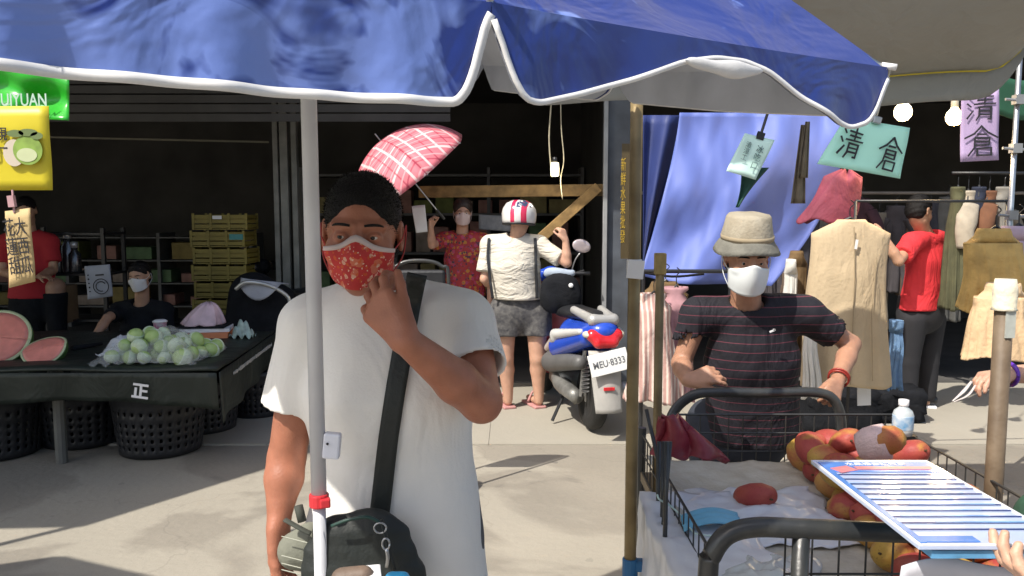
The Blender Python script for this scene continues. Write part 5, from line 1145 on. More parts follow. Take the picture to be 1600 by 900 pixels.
for i in range(2): spots.append((1.0+.17*rr.random(), 2.25+.12*i, ZT+.155))
for (x, y, z) in spots:
    if y > 2.50 and x > 1.05 and z > ZT+.1: continue
    if x > 1.25: continue
    k = rr.choice([0, 0, 1, 2]); o = protos[k] if k not in used else copy_tree(protos[k]); used.add(k)
    o.location = (x, y, z); o.rotation_euler = (rr.uniform(.9, 2.2), rr.uniform(-.5, .5), rr.uniform(0, 6.28)); s_ = rr.uniform(.95, 1.12); o.scale = (s_, s_*rr.uniform(.85, 1), s_*rr.uniform(1.05, 1.25))
o = copy_tree(protos[0]); o.location = P(1180, 783, 2.17); o.location.z = ZT+.06; o.rotation_euler = (1.4, 0, .4); o['label'] = 'single red mango lying apart on the white plastic bag'; o['group'] = ''
del o['group']
# foam wrapped one
fm = obj('wrapped_mango', mango_mesh(5), mgy, smooth=True); fm.location = P(1385, 695, 2.12)+Vector((0, 0, .01)); fm.rotation_euler = (1.2, .4, .9); tag(fm, 'mango half wrapped in a pale pink foam net on top of the pile', 'mango')
bm = bmesh.new(); lathe(bm, [(.034, -.075), (.046, -.05), (.049, -.02), (.048, .002)], seg=20); obj('foam_net', bm, mat('pink_foam', (.68, .50, .48), .8, .08, 50, .5, 120), fm, smooth=True)
# bottle
p = P(1411, 655, 2.56); e = empty('water_bottle', (p.x, 2.56, P(1411, 680, 2.56).z)); tag(e, 'small clear water bottle with a blue and white label at the back of the cart', 'bottle')
bm = bmesh.new(); lathe(bm, [(.0, 0), (.030, .002), (.032, .02), (.032, .07), (.028, .082), (.014, .094), (.013, .1)], seg=20); obj('bottle_body', bm, mat('bottle_plastic', (.62, .68, .70), .15, .05, 8, alpha=.75), e, smooth=True)
bm = bmesh.new(); lathe(bm, [(.0325, .022), (.0328, .024), (.0328, .066), (.0325, .068)], seg=20); obj('label', bm, mat('bottle_label', (.05, .25, .50), .4, .2, 30, col2=(.65, .7, .72)), e, smooth=True)
bm = bmesh.new(); lathe(bm, [(.015, .098), (.016, .1), (.016, .118), (.0, .12)], seg=16); obj('cap', bm, M_paper, e, smooth=True)
bm = bmesh.new(); box(bm, (p.x-.88, 2.58-2.1, (P(1411, 680, 2.56).z+ZT)/2), (.09, .06, P(1411, 680, 2.56).z-ZT-.002)); obj('ledge', bm, M_tube, cart)
# red bag hung on the left post
rbm = mat('wine_red_nylon', (.22, .025, .04), .4, .25, 7, .35, 30)
def rbag(u, v):
    w0 = np.interp(v, [0, .25, 1], [.012, .05, .085]); c = P(1042+50*v, 655+58*v, 2.33)
    q = P(1046+ (u-.5)*2*np.interp(v, [0, .3, .8, 1], [12, 26, 52, 60])+32*v, 652+58*v+10*u*v+3*math.sin(u*20), 2.33-.05*math.sin(math.pi*u)-.02*math.sin(u*13+v*5))
    return q
tag(sheet('red_bag', rbag, 36, 20, rbm, None, .022), 'wine red nylon bag slumped over the left rear corner of the cart', 'bag')
# surgical mask left on the cart
msk = mat('pale_blue_mask', (.16, .42, .58), .7, .08, 20, .2, 80)
def dm(u, v): return Vector((.445+.155*u-.01*v, 2.06-.095*v+.02*u, ZT+.045+.018*math.sin(math.pi*u)+.004*math.sin(v*18)))
mk = tag(sheet('spare_mask', dm, 20, 12, msk, None, .003), 'spare pale blue face mask with white loops at the near left corner of the cart', 'face mask')
bm = bmesh.new(); tube(bm, [(.446, 2.05, ZT+.05), (.42, 2.07, ZT+.07), (.39, 2.06, ZT+.09), (.385, 2.07, ZT+.10)], .0026, 5, 5); tube(bm, [(.45, 1.97, ZT+.05), (.46, 1.93, ZT+.05), (.52, 1.92, ZT+.05), (.57, 1.95, ZT+.055), (.60, 1.99, ZT+.05)], .0024, 5, 5); obj('mask_loop', bm, mat('mint_loop', (.55, .70, .64), .7), mk, smooth=True)
# dark green bag behind the board, right edge
tag(vmesh('green_bag', lambda V: [V.cone((1.16, 1.68, .88), (1.36, 1.70, .88), .07, .08, .04), V.cone((1.1, 1.66, .84), (1.2, 1.66, .83), .04, .06, .04)], (.95, 1.5, .7), (1.5, 1.9, 1.02), .01, mat('bottle_green_cloth', (.02, .06, .035), .8, .4, 12, .3, 50), None), 'dark green and navy cloth bag at the right near corner of the cart', 'bag')

# ---------------------------------------------------------------- printed menu board and paper
bd = empty('menu_board', (.717, 1.36, 1.05), (R(-1), 0, R(0))); tag(bd, 'blue and white laminated list held flat over the mangoes by the hand at right', 'menu')
bw, bh = .232, .43; bm = bmesh.new(); box(bm, (0, 0, 0), (bw, bh, .006)); obj('board', bm, mat('laminate_white', (.50, .58, .78), .18, .06, 5, .15, 12, coat=.6), bd, bev=.001)
bl = mat('print_blue', (.06, .22, .62), .25, .2, 14, coat=.5); navy = mat('print_navy', (.03, .06, .20), .3, .1); rp_ = mat('print_pink', (.70, .22, .25), .3, .25, 30, coat=.4)
bm = bmesh.new(); z = .0042
box(bm, (-.0, bh/2-.045, z), (bw*.93, .062, .0012)); box(bm, (-bw/2+.012, -.02, z), (.010, bh*.86, .0012)); box(bm, (-.06, -bh/2+.024, z), (.085, .022, .0012)); obj('blue_print', bm, bl, bd)
bm = bmesh.new()
for i in range(11): box(bm, (.005, bh/2-.092-.0275*i, z+.0002), (bw*.90, .0036, .0012), (0, 0, 0))
obj('rule_lines', bm, navy, bd)
bm = bmesh.new()
for i in range(10): box(bm, (.03*math.sin(i*2.3), bh/2-.080-.0275*i-.010, z+.0003), (bw*.62, .0062, .0010), (0, 0, 0))
obj('pale_rows', bm, mat('print_light_blue', (.22, .42, .80), .25, .3, 20, coat=.5), bd)
bm = bmesh.new(); box(bm, (.025, bh/2-.055, z+.0012), (.15, .018, .0012)); box(bm, (-.075, bh/2-.062, z+.0012), (.04, .03, .0012), (0, 0, .4)); obj('pink_print', bm, rp_, bd)
text('heading', '水果禮盒訂購單', .017, M_paper, bd, (.0, bh/2-.030, z+.0014), rot=(0, 0, 0), bold=.01, ext=.0003)
bm = bmesh.new()
for q in (-1, 1): box(bm, (q*(bw/2-.003), 0, z-.0005), (.006, bh, .0018))
for q in (-1, 1): box(bm, (0, q*(bh/2-.003), z-.0003), (bw-.013, .006, .0018))
obj('edge_strip', bm, mat('edge_white', (.78, .80, .84), .2, coat=.5), bd)
bm = bmesh.new(); box(bm, (.012, .0, -.012), (bw-.02, bh-.01, .012)); obj('backing_sheets', bm, mat('blue_sheets', (.12, .32, .55), .4, .3, 25), bd)
def wp(u, v): return Vector((.600+.30*u-.02*v, 1.19-.03*u+.012*math.sin(u*5+v*2)+.03*v, 1.025-.42*v+.008*math.sin(u*9)-.02*(1-u)*(1-v)))
tag(sheet('white_plastic_apron', wp, 24, 20, mat('lilac_white_film', (.60, .60, .66), .45, .04, 4, .2, 8), None, .003), 'plain white sheet hanging below the printed list', 'paper')

# ================================================================ people
def hit(tree, px, py, fallback):
    d = (P(px, py, 1.0)-Vector((0, 0, CAMZ))).normalized(); h = tree.ray_cast(Vector((0, 0, CAMZ)), d)
    return (h[0], h[1]) if h[0] is not None else (P(px, py, fallback), Vector((0, -1, 0)))

# ---- main man in the white T-shirt
B = v3(-.27, 1.70, 0); J = skel(1.70); L_ = lambda px, py, Y: fw(P(px, py, Y))-B
J['head'] = L_(566, 362, 1.665)+v3(0, 0, -.004); J['neck'] = v3(-.012, .03, 1.385); J['chest'] = v3(0, .01, 1.17); J['pel'] = v3(.01, .04, .84)
J['shl'] = v3(-.165, .02, 1.305); J['shr'] = v3(.168, .0, 1.315)
J['ell'] = L_(448, 715, 1.75); J['wrl'] = L_(436, 808, 1.70); J['elr'] = L_(752, 628, 1.57); J['wrr'] = L_(634, 532, 1.44)
for q, sg in (('l', -1), ('r', 1)):
    J['hip'+q] = v3(sg*.09, .04, .82); J['kn'+q] = v3(sg*.11, .02, .45); J['an'+q] = v3(sg*.12, .05, .08); J['toe'+q] = v3(sg*.15, -.12, .03)
HM = Rm(4, 3, 2)
tip = L_(552, 428, 1.49); hd = tip-J['wrr']
hands = {'l': dict(d=(.02, -.05, -1), nr=(1, -.25, 0), thumb=1, curl=(.25, .3, .35, .4), tang=(.25, .1)),
         'r': dict(s=1.02, d=hd, nr=(.25, 1, .12), thumb=-1, curl=(.58, .62, .66, .7), spread=.15, tang=(.42, .30), tcurl=.10)}
man_skin = mat('man_skin', (.37, .150, .092), .46, .12, 26, .14, 240, sss=.12, spec=.4)
man = body('person', J, hands, HM, (-.45, -.42, -.01), (.45, .30, 1.72), .0085, [((-.16, -.40, 1.24), (.24, .14, 1.66), .0034), ((-.13, -.17, 1.46), (.09, -.03, 1.56), .0024), ((-.30, -.15, .62), (-.14, .1, .86), .0045)], wide=1.03, deep=1.1, skin=man_skin, arm=1.10, loc=tuple(B))
tag(man, 'man in an off-white T-shirt and red floral mask, hand at his chin', 'person')
def wrinkle(m, sc=(6, 6, 2.2), st=.6, dist=.02, nz_=1.0):
    n, b, L = nodes_of(m); tc = n.nodes.new('ShaderNodeTexCoord'); mp = n.nodes.new('ShaderNodeMapping'); mp.inputs['Scale'].default_value = sc; mp.inputs['Rotation'].default_value = (.2, .35, 0); L(tc.outputs['Object'], mp.inputs[0])
    x = n.nodes.new('ShaderNodeTexNoise'); x.inputs['Scale'].default_value = nz_; x.inputs['Detail'].default_value = 3; x.inputs['Distortion'].default_value = 1.4; x.inputs['Roughness'].default_value = .55; L(mp.outputs[0], x.inputs['Vector'])
    p = n.nodes.new('ShaderNodeBump'); p.inputs['Strength'].default_value = st; p.inputs['Distance'].default_value = dist; L(x.outputs['Fac'], p.inputs['Height'])
    k = b.inputs['Normal'].links; 
    if k: L(k[0].from_socket, p.inputs['Normal'])
    L(p.outputs[0], b.inputs['Normal']); return m
tsm = wrinkle(mat('off_white_jersey', (.80, .785, .75), .9, .035, 5, .12, 200), (5, 5, 2.6), .45, .035)
wrinkle(MATS['blue_tarpaulin'], (5, 5, 5), .5, .03)
for k_ in ('khaki_beige_cotton', 'straw_lace_cloth', 'pale_peach_cloth', 'brown_cloth', 'denim', 'maroon_cloth', 'grey_awning_canvas', 'wine_red_nylon', 'pink_striped_cloth', 'green_black_tablecloth', 'dark_cloth'): wrinkle(MATS[k_], (5, 5, 3), .6, .03)
ts = shirt('t_shirt', J, (-.36, -.32, .70), (.37, .30, 1.46), tsm, man, .0062, [((-.30, -.3, 1.05), (.32, .2, 1.4), .0048)], inf=.012, wide=1.04, deep=1.15, sleeve=.60, sr=.068, hem=.70, fold=.010, seed=8, neck=.080, arm=1.0, flare=.010)
tr = trousers('shorts', J, (-.3, -.25, .35), (.3, .3, .95), mat('grey_shorts', (.10, .10, .11), .85), man, .012, wide=1.1, length=.5)
hr = hair('hair', J, HM, MATS['hair'], man, kind='short', h=.0032, amp=.0005, blades=14000); eyes(J, HM, man, gaze=(-.25, .03))
def floral(name, base, cols_, scale, th=.22):
    m = mat(name, base, .7, .15, 30, .15, 120); n, b, L = nodes_of(m); tc, sp = coord_sep(n, L); c = b.inputs['Base Color'].links[0].from_socket
    for i, (cc, s_, t_) in enumerate(cols_):
        vo = n.nodes.new('ShaderNodeTexVoronoi'); vo.inputs['Scale'].default_value = scale*s_; vo.inputs['Randomness'].default_value = .9
        mp = n.nodes.new('ShaderNodeVectorMath'); mp.operation = 'ADD'; mp.inputs[1].default_value = (i*.37, i*1.7, i*.9); L(tc.outputs['Object'], mp.inputs[0]); L(mp.outputs[0], vo.inputs['Vector'])
        nz = n.nodes.new('ShaderNodeTexNoise'); nz.inputs['Scale'].default_value = scale*s_*2.6; L(tc.outputs['Object'], nz.inputs['Vector'])
        d_ = mth(n, L, 'ADD', vo.outputs['Distance'], mth(n, L, 'MULTIPLY', mth(n, L, 'SUBTRACT', nz.outputs['Fac'], .5), .5)); c = mixc(n, L, mth(n, L, 'MULTIPLY', mth(n, L, 'LESS_THAN', d_, t_), .85), c, cc)
    L(c, b.inputs['Base Color']); return m
mkm = floral('red_floral_cotton', (.50, .03, .03), [((.62, .18, .10), 34, .34), ((.70, .42, .30), 60, .26), ((.60, .10, .02), 90, .3), ((.75, .62, .50), 110, .16)], 1)
face_mask(J, HM, mkm, man, mloop=mat('red_loop', (.45, .05, .05), .7), trim=mat('pale_mask_trim', (.62, .52, .50), .8), top=-.014, bot=-.104, peak=.016, half=.064, sh=.0)
# cross-body strap and bag
tree = bvh(ts)
def ribbon(name, pts, w, m, par, off=.006, th=.004, fb=1.56):
    pts = [tuple(p) for p in pts]
    xs = np.linspace(0, 1, 30); kx = np.linspace(0, 1, len(pts)); cx = np.interp(xs, kx, [p[0] for p in pts]); cy = np.interp(xs, kx, [p[1] for p in pts]); rows = []
    for i in range(30):
        t_ = Vector((cx[min(29, i+1)]-cx[max(0, i-1)], cy[min(29, i+1)]-cy[max(0, i-1)])).normalized(); nn = Vector((-t_.y, t_.x)); rows.append([hit(tree, cx[i]+nn.x*w*k, cy[i]+nn.y*w*k, fb)[0].y for k in (-.5, 0, .5)])
    ys = np.array([min(r_) for r_ in rows]); ys = np.convolve(np.pad(ys, 3, 'edge'), np.ones(7)/7, 'valid'); ys = np.minimum(ys, np.array([min(r_) for r_ in rows])+.004)
    def fn(u, v):
        k = v*29; i = min(28, int(k)); f = k-i; x = cx[i]*(1-f)+cx[i+1]*f; y = cy[i]*(1-f)+cy[i+1]*f; t_ = Vector((cx[i+1]-cx[i], cy[i+1]-cy[i])).normalized(); nn = Vector((-t_.y, t_.x))
        q = P(x+nn.x*w*(u-.5), y+nn.y*w*(u-.5), float(ys[i]*(1-f)+ys[i+1]*f)-off); return q
    return sheet(name, fn, 4, 40, m, par, th)
bagm = mat('black_green_nylon', (.014, .018, .017), .6, .3, 8, .3, 60)
bg_ = empty('shoulder_bag', P(555, 850, 1.52)); tag(bg_, 'black nylon shoulder bag worn across the man in the off-white T-shirt', 'bag'); bo = bg_.location.copy()
stp = ribbon('strap', [(652, 428), (643, 470), (632, 530), (618, 610), (606, 690), (597, 770), (592, 812)], 31, bagm, None)
for v in stp.data.vertices: v.co -= bo
stp.parent = bg_
def bagf(V):
    c = fw(P(564, 858, 1.525)-bo); V.cone(c+v3(-.045, 0, -.06), c+v3(.052, 0, -.06), .078, .078, .02, (0, 1, 0), .42); V.cone(c+v3(-.042, 0, .0), c+v3(.040, 0, .01), .062, .064, .02, (0, 1, 0), .42)
    V.cone(c+v3(-.03, -.0, .03), c+v3(.03, 0, .04), .04, .036, .02, (0, 1, 0), .6); V.disp(lambda X, Y, Z: .0018*np.sin(70*X+50*Z)+.001*np.sin(160*Z))
vmesh('bag_body', bagf, (-.2, -.12, -.25), (.2, .12, .12), .005, bagm, bg_)
bm = bmesh.new(); c = P(560, 838, 1.482)-bo; tube(bm, [P(518, 822, 1.475)-bo, P(545, 812, 1.47)-bo, P(575, 808, 1.47)-bo, P(596, 818, 1.475)-bo], .0035, 6, 6); obj('zip', bm, mat('dark_green_zip', (.015, .05, .04), .4), bg_, smooth=True)
bm = bmesh.new()
tube(bm, [P(594+3*math.cos(a), 822+3, 1.47)-bo+Vector((.008*math.cos(a), 0, .010*math.sin(a))) for a in np.linspace(0, 6.28, 16)], .0018, 6); tube(bm, [P(603, 850, 1.465)-bo+Vector((.007*math.cos(a), 0, .011*math.sin(a))) for a in np.linspace(0, 6.28, 16)], .002, 6)
tube(bm, [P(604, 858, 1.465)-bo, P(606, 872, 1.465)-bo, P(604, 886, 1.467)-bo], .0038, 8, 4); obj('snap_hook', bm, M_metal, bg_, smooth=True)
bm = bmesh.new(); tube(bm, [P(596, 812, 1.48)-bo, P(606, 850, 1.474)-bo, P(616, 890, 1.476)-bo], .009, 8, 5, flat=.4); obj('lower_strap', bm, bagm, bg_, smooth=True)
# grey-green canvas bag behind the white pole
e = empty('canvas_bag', P(462, 850, 1.57)); eo = e.location.copy(); tag(e, 'grey-green canvas bag hanging at the man\'s hip beside the white pole', 'bag')
cvm = mat('grey_green_canvas', (.17, .175, .14), .85, .12, 9, .3, 60)
vmesh('bag_body', lambda V: [V.cone((-.012, 0, -.15), (.04, 0, -.15), .032, .034, .06, (0, 1, 0), .8), V.cone((-.006, 0, -.02), (.03, 0, -.02), .030, .034, .09, (0, 1, 0), .8), V.cone((0, 0, .0), (.03, 0, .02), .022, .026, .03, (0, 1, 0), .8)], (-.12, -.07, -.26), (.13, .07, .10), .0055, cvm, e)
bm = bmesh.new()
for py in (838, 868, 880, 890): tube(bm, [P(440, py, 1.530)-eo, P(480, py+10, 1.524)-eo], .0012, 5)
obj('seam', bm, mat('canvas_seam', (.36, .37, .31), .8), e); bm = bmesh.new(); tube(bm, [P(445, 812, 1.535)-eo, P(470, 826, 1.525)-eo, P(486, 834, 1.525)-eo], .007, 7, 4, flat=.5); tube(bm, [P(466, 790, 1.53)-eo, P(472, 815, 1.526)-eo], .009, 7); obj('buckle_strap', bm, mat('dark_green_web', (.05, .055, .045), .8), e, smooth=True)
# folding stand with goods at the bottom edge
e = empty('folding_stand', (-.24, 1.34, 0)); tag(e, 'small folding stand at the foot of the white pole', 'table'); bm = bmesh.new(); zt_ = P(560, 931, 1.34).z; box(bm, (.03, 0, zt_), (.19, .12, .014)); obj('stand_top', bm, M_black, e, bev=.003); bm = bmesh.new()
for x in (-.05, .11): tube(bm, [(x, -.08, 0), (x, .08, zt_-.008)], .008, 6); tube(bm, [(x, .08, 0), (x, -.08, zt_-.008)], .008, 6)
obj('stand_leg', bm, M_metal, e)
vm_ = vmesh('leather_pouch', lambda V: [V.cone(fw(P(535, 905, 1.33)), fw(P(568, 900, 1.33)), .020, .018, .01)], (-.4, 1.2, .85), (.0, 1.45, 1.1), .004, mat('taupe_leather', (.17, .12, .09), .6, .2, 14, .2, 60), None); tag(vm_, 'taupe leather pouch at the bottom edge below the black bag', 'pouch')
bm = bmesh.new(); c_ = P(582, 911, 1.34); box(bm, c_, (.03, .05, .045), (0, 0, .2)); tag(obj('white_box', bm, M_paper, bev=.002), 'small white box at the bottom edge below the black bag', 'box')
vm_ = vmesh('blue_packet', lambda V: [V.cone(fw(P(612, 904, 1.33)), fw(P(630, 904, 1.33)), .012, .012, .01)], (-.35, 1.25, .88), (-.05, 1.4, 1.05), .003, mat('sky_blue_plastic', (.05, .40, .70), .35), None); tag(vm_, 'sky blue plastic packet at the bottom edge right of the pouch', 'packet')

# ---- hat man
B = v3(.885, 3.1, 0); J = skel(1.62); s = J['s']
J['head'] = L_(1167, 405, 2.92); J['neck'] = L_(1167, 478, 3.0); J['chest'] = L_(1172, 560, 3.05); J['pel'] = L_(1176, 655, 3.12)
J['shl'] = L_(1092, 492, 3.02); J['shr'] = L_(1258, 490, 3.02); J['ell'] = L_(1064, 568, 3.02); J['wrl'] = L_(1074, 594, 2.82); J['elr'] = L_(1330, 538, 3.06); J['wrr'] = L_(1307, 600, 2.84)
for q, sg in (('l', -1), ('r', 1)): J['hip'+q] = v3(sg*.085, .08, .70); J['kn'+q] = v3(sg*.10, .0, .42); J['an'+q] = v3(sg*.11, .12, .08); J['toe'+q] = v3(sg*.13, -.03, .03)
HM = Rm(-2, 8, 0)
hands = {'l': dict(d=L_(1116, 584, 2.78)-J['wrl'], nr=(.2, .7, -.6), thumb=-1, curl=(.5, .7, .9, 1.0), tang=(.5, .2)), 'r': dict(d=L_(1296, 628, 2.72)-J['wrr'], nr=(-.4, .9, -.5), thumb=-1, curl=(.9, 1.0, 1.1, 1.1), tang=(.3, .3))}
p2 = body('person', J, hands, HM, (-.45, -.50, -.01), (.50, .35, 1.6), .0085, [((-.33, -.42, .82), (-.02, -.1, 1.1), .0055), ((.22, -.45, .80), (.44, -.1, 1.08), .0055), ((-.12, -.36, 1.2), (.12, .0, 1.56), .006)], wide=.98, skin=mat('weathered_skin', (.42, .22, .14), .5, .12, 26, .15, 200, sss=.12), loc=tuple(B))
tag(p2, 'older man in a beige bucket hat and striped dark T-shirt pushing the cart', 'person')
stm_ = stripes('dark_red_striped_jersey', (.009, .008, .014), (.12, .028, .045), 30, 'Z', .09)
wrinkle(stm_, (8, 8, 4), .7, .03); nn_, bb_, LL_ = nodes_of(stm_)
for nd_ in nn_.nodes:
    if nd_.type == 'MATH' and nd_.operation == 'MULTIPLY' and nd_.inputs[1].default_value == .35: nd_.inputs[1].default_value = .08
shirt('t_shirt', J, (-.38, -.25, .58), (.48, .4, 1.32), stm_, p2, .0085, inf=.022, wide=1.0, deep=1.15, sleeve=.62, sr=.068, hem=.635, fold=.009, seed=5, neck=.07, flare=.01)
bm = bmesh.new(); q = P(1207, 517, 2.865)-Vector(B); box(bm, q, (.022, .003, .006), (0, -.4, 0)); box(bm, q+Vector((.006, 0, .004)), (.008, .003, .006)); obj('chest_emblem', bm, M_paper, p2)
trousers('trousers', J, (-.3, -.25, .03), (.3, .4, .85), mat('navy_trousers', (.03, .035, .05), .9), p2, .013, length=1)
hair('hair', J, HM, MATS['hair'], p2, kind='short', h=.006); eyes(J, HM, p2)
face_mask(J, HM, mat('white_mask', (.70, .74, .75), .8, .02), p2, top=-.014, bot=-.126, puff=.008, half=.073)
hc = J['head']; hatm = mat('beige_hat_cotton', (.30, .26, .19), .9, .14, 18, .35, 90, col2=(.40, .36, .28)); bh_ = bpy.data.objects.new('bucket_hat', None); COL.objects.link(bh_); bh_.parent = p2
bh_.location = Vector(hc+HM@(v3(0, .016, .072)*s)); bh_.rotation_euler = Matrix(HM).to_euler()
bm = bmesh.new(); lathe(bm, [(0, .098), (.05, .097), (.072, .093), (.079, .084), (.085, .05), (.092, .02), (.0925, .0)], seg=40, sy=1.12)
for v in bm.verts: v.co *= 1+.012*math.sin(5*math.atan2(v.co.y, v.co.x)+v.co.z*30)
obj('crown', bm, hatm, bh_, smooth=True)
bm = bmesh.new(); lathe(bm, [(.0925, .004), (.100, -.008), (.112, -.026), (.119, -.040), (.116, -.041), (.106, -.026), (.09, -.004)], seg=48, sy=1.1)
for v in bm.verts: a_ = math.atan2(v.co.y, v.co.x); v.co.z += .006*math.sin(3*a_)*(math.hypot(v.co.x, v.co.y) > .1)
obj('brim', bm, mat('hat_brim_cloth', (.17, .165, .14), .9, .15, 20, .3, 90), bh_, smooth=True)
bm = bmesh.new(); lathe(bm, [(.0935, .004), (.0945, .012), (.0935, .020)], seg=40, sy=1.12); obj('hat_band', bm, mat('hat_band_cloth', (.33, .27, .18), .9), bh_, smooth=True)
text('stitched_word', '', .030, mat('faded_print', (.33, .24, .17), .9), bh_, (0, -.107, .062), bold=.01) if False else None
bm = bmesh.new(); wz = J['wrr']+ (J['elr']-J['wrr'])*.12; ax2 = nrm(J['elr']-J['wrr']); 
for k_, rr_ in ((0, .035), (.012, .036)):
    c0 = wz+ax2*k_; u1 = nrm(np.cross(ax2, (0, 1, 0))); u2 = np.cross(ax2, u1); tube(bm, [tuple(c0+(u1*math.cos(a)+u2*math.sin(a))*rr_) for a in np.linspace(0, 6.28, 20)], .004, 6, cap=False)
obj('bracelet', bm, mat('red_beads', (.30, .03, .02), .4), p2, smooth=True)

# ---- woman in helmet, from behind
B = v3(.06, 6.15, .026); J = skel(1.60); s = J['s']; J['head'] = L_(811, 345, 6.12); J['neck'] = L_(806, 374, 6.16); J['chest'] = L_(803, 412, 6.16); J['pel'] = L_(810, 478, 6.18)
J['shl'] = L_(766, 383, 6.16); J['shr'] = L_(842, 383, 6.14); J['ell'] = L_(757, 436, 6.10); J['wrl'] = L_(770, 450, 6.38); J['elr'] = L_(886, 411, 6.05); J['wrr'] = L_(884, 376, 6.05)
for q, px in (('l', 792), ('r', 838)): J['hip'+q] = L_(px-(3 if q == 'l' else -0), 488, 6.18); J['kn'+q] = L_(px+ (-2 if q == 'l' else 2), 560, 6.16); J['an'+q] = L_(px+(2 if q == 'l' else 4), 622, 6.18); J['toe'+q] = L_(px+(-8 if q == 'l' else -6), 636, 6.10)
J['toel'] = L_(783, 632, 6.34); J['toer'] = L_(826, 627, 6.36); J['anl'][2] = .07; J['anr'][2] = .07; J['toel'][2] = .03; J['toer'][2] = .03
HM = Rm(160, 4, 0); fair = mat('fair_skin', (.52, .30, .21), .5, .08, 26, .1, 200, sss=.12)
p3 = body('person', J, {'r': dict(d=(-.35, .1, 1), nr=(-.6, .6, 0), thumb=1, curl=(.8, .9, 1, 1)), 'l': dict(d=(.5, .5, 0), nr=(0, 0, -1), thumb=1)}, HM, (-.42, -.35, -.03), (.52, .5, 1.7), .0095, [], wide=1.08, skin=fair, loc=tuple(B), face=False, leg=1.18)
tag(p3, 'woman in a white and red helmet, cream top and dark shorts, seen from behind', 'person')
tt_ = shirt('blouse', J, (-.36, -.3, .80), (.5, .4, 1.45), wrinkle(mat('cream_blouse', (.60, .56, .48), .85, .06, 9, .25, 60), (5, 5, 12), .8, .035), p3, .0095, inf=.026, wide=1.12, deep=1.3, sleeve=.78, sr=.068, hem=float(L_(800, 468, 6.1)[2]), fold=.008, seed=2, neck=.07, hollow=False)
trousers('shorts', J, (-.3, -.25, .5), (.34, .3, 1.05), mat('dark_print_shorts', (.04, .04, .045), .85, .5, 30, .3, 60, col2=(.13, .125, .12)), p3, .01, wide=1.14, length=.27, leg=1.25, fold=.006, flare=.01, inf=.02)
hl = bpy.data.objects.new('helmet', None); COL.objects.link(hl); hl.location = Vector(J['head']+v3(0, 0, .03)); hl.parent = p3; hl.rotation_euler = Matrix(HM).to_euler()
whh = mat('helmet_white', (.72, .70, .68), .2, .03, 6, coat=.6); n, b, L = nodes_of(whh); tc, sp = coord_sep(n, L); c = b.inputs['Base Color'].links[0].from_socket
ab = mth(n, L, 'ABSOLUTE', mth(n, L, 'SUBTRACT', sp.outputs['X'], .005))
c = mixc(n, L, mth(n, L, 'MULTIPLY', mth(n, L, 'LESS_THAN', ab, .016), mth(n, L, 'GREATER_THAN', sp.outputs['Y'], .0)), c, (.66, .03, .10))
f = mth(n, L, 'LESS_THAN', mth(n, L, 'ABSOLUTE', mth(n, L, 'SUBTRACT', sp.outputs['X'], -.075)), .018); c = mixc(n, L, f, c, (.60, .03, .09))
nz = n.nodes.new('ShaderNodeTexNoise'); nz.inputs['Scale'].default_value = 26; L(tc.outputs['Object'], nz.inputs['Vector'])
f = mth(n, L, 'MULTIPLY', mth(n, L, 'GREATER_THAN', sp.outputs['Z'], .065), mth(n, L, 'MULTIPLY', mth(n, L, 'LESS_THAN', sp.outputs['X'], -.02), mth(n, L, 'GREATER_THAN', nz.outputs['Fac'], .5))); c = mixc(n, L, f, c, (.05, .07, .14)); L(c, b.inputs['Base Color'])
bm = bmesh.new(); lathe(bm, [(.120, -.06), (.128, -.03), (.132, .02), (.125, .06), (.10, .10), (.06, .122), (0, .13)], seg=36, sy=1.08); obj('shell', bm, whh, hl, smooth=True)
bm = bmesh.new(); lathe(bm, [(.11, -.062), (.124, -.062), (.127, -.052), (.121, -.048)], seg=36, sy=1.08); obj('edge_rubber', bm, M_black, hl, smooth=True)
for q in ('l', 'r'):
    tree = bvh(tt_); xx = 764 if q == 'l' else 836
    st_ = ribbon('bag_strap', [(xx, 372), (xx-(2 if q == 'l' else -1), 400), (xx+2, 440), (xx+6 if q == 'l' else xx+3, 466)], 4.5, M_black, None, .008, .004, 6.05)
    for v in st_.data.vertices: v.co -= Vector(B)
    st_.parent = p3; st_.name = 'bag_strap'
for q in 'lr':
    a = J['an'+q]; t = J['toe'+q]; bm = bmesh.new(); m_ = (a+t)/2; d_ = t-a; ang = math.atan2(d_[1], d_[0]); box(bm, (m_[0], m_[1], -.004), (.27, .10, .022), (0, 0, ang)); sd_ = obj('sandal', bm, mat('pink_sandal', (.50, .25, .24), .6), p3, bev=.008)
    bm = bmesh.new(); tube(bm, [tuple(m_+v3(-.05*math.sin(ang), .05*math.cos(ang), -.03)), tuple(m_+v3(0, 0, .05)), tuple(m_+v3(.05*math.sin(ang), -.05*math.cos(ang), -.03))], .009, 6, 5); obj('toe_strap', bm, MATS['pink_sandal'], sd_, smooth=True)

# ---- woman in floral shirt holding the parasol
B = v3(-.43, 7.0, .026); J = skel(1.56); s = J['s']; J['head'] = L_(723, 333, 6.95); J['neck'] = L_(722, 366, 7.0); J['chest'] = L_(726, 402, 7.0); J['pel'] = L_(726, 465, 7.0)
J['shl'] = L_(692, 374, 7.0); J['shr'] = L_(755, 376, 7.0); J['ell'] = L_(675, 383, 6.86); J['wrl'] = L_(673, 357, 6.78); J['elr'] = L_(768, 430, 6.98); J['wrr'] = L_(765, 470, 6.9)
HM = Rm(6, 2, 0)
p4 = body('person', J, {'l': dict(d=(.08, -.05, 1), nr=(.8, -.4, 0), thumb=1, curl=(.9, 1, 1, 1)), 'r': dict(d=(0, 0, -1), nr=(-1, 0, 0), thumb=-1)}, HM, (-.42, -.42, -.03), (.42, .3, 1.7), .0095, [], wide=1.0, skin=fair, loc=tuple(B))
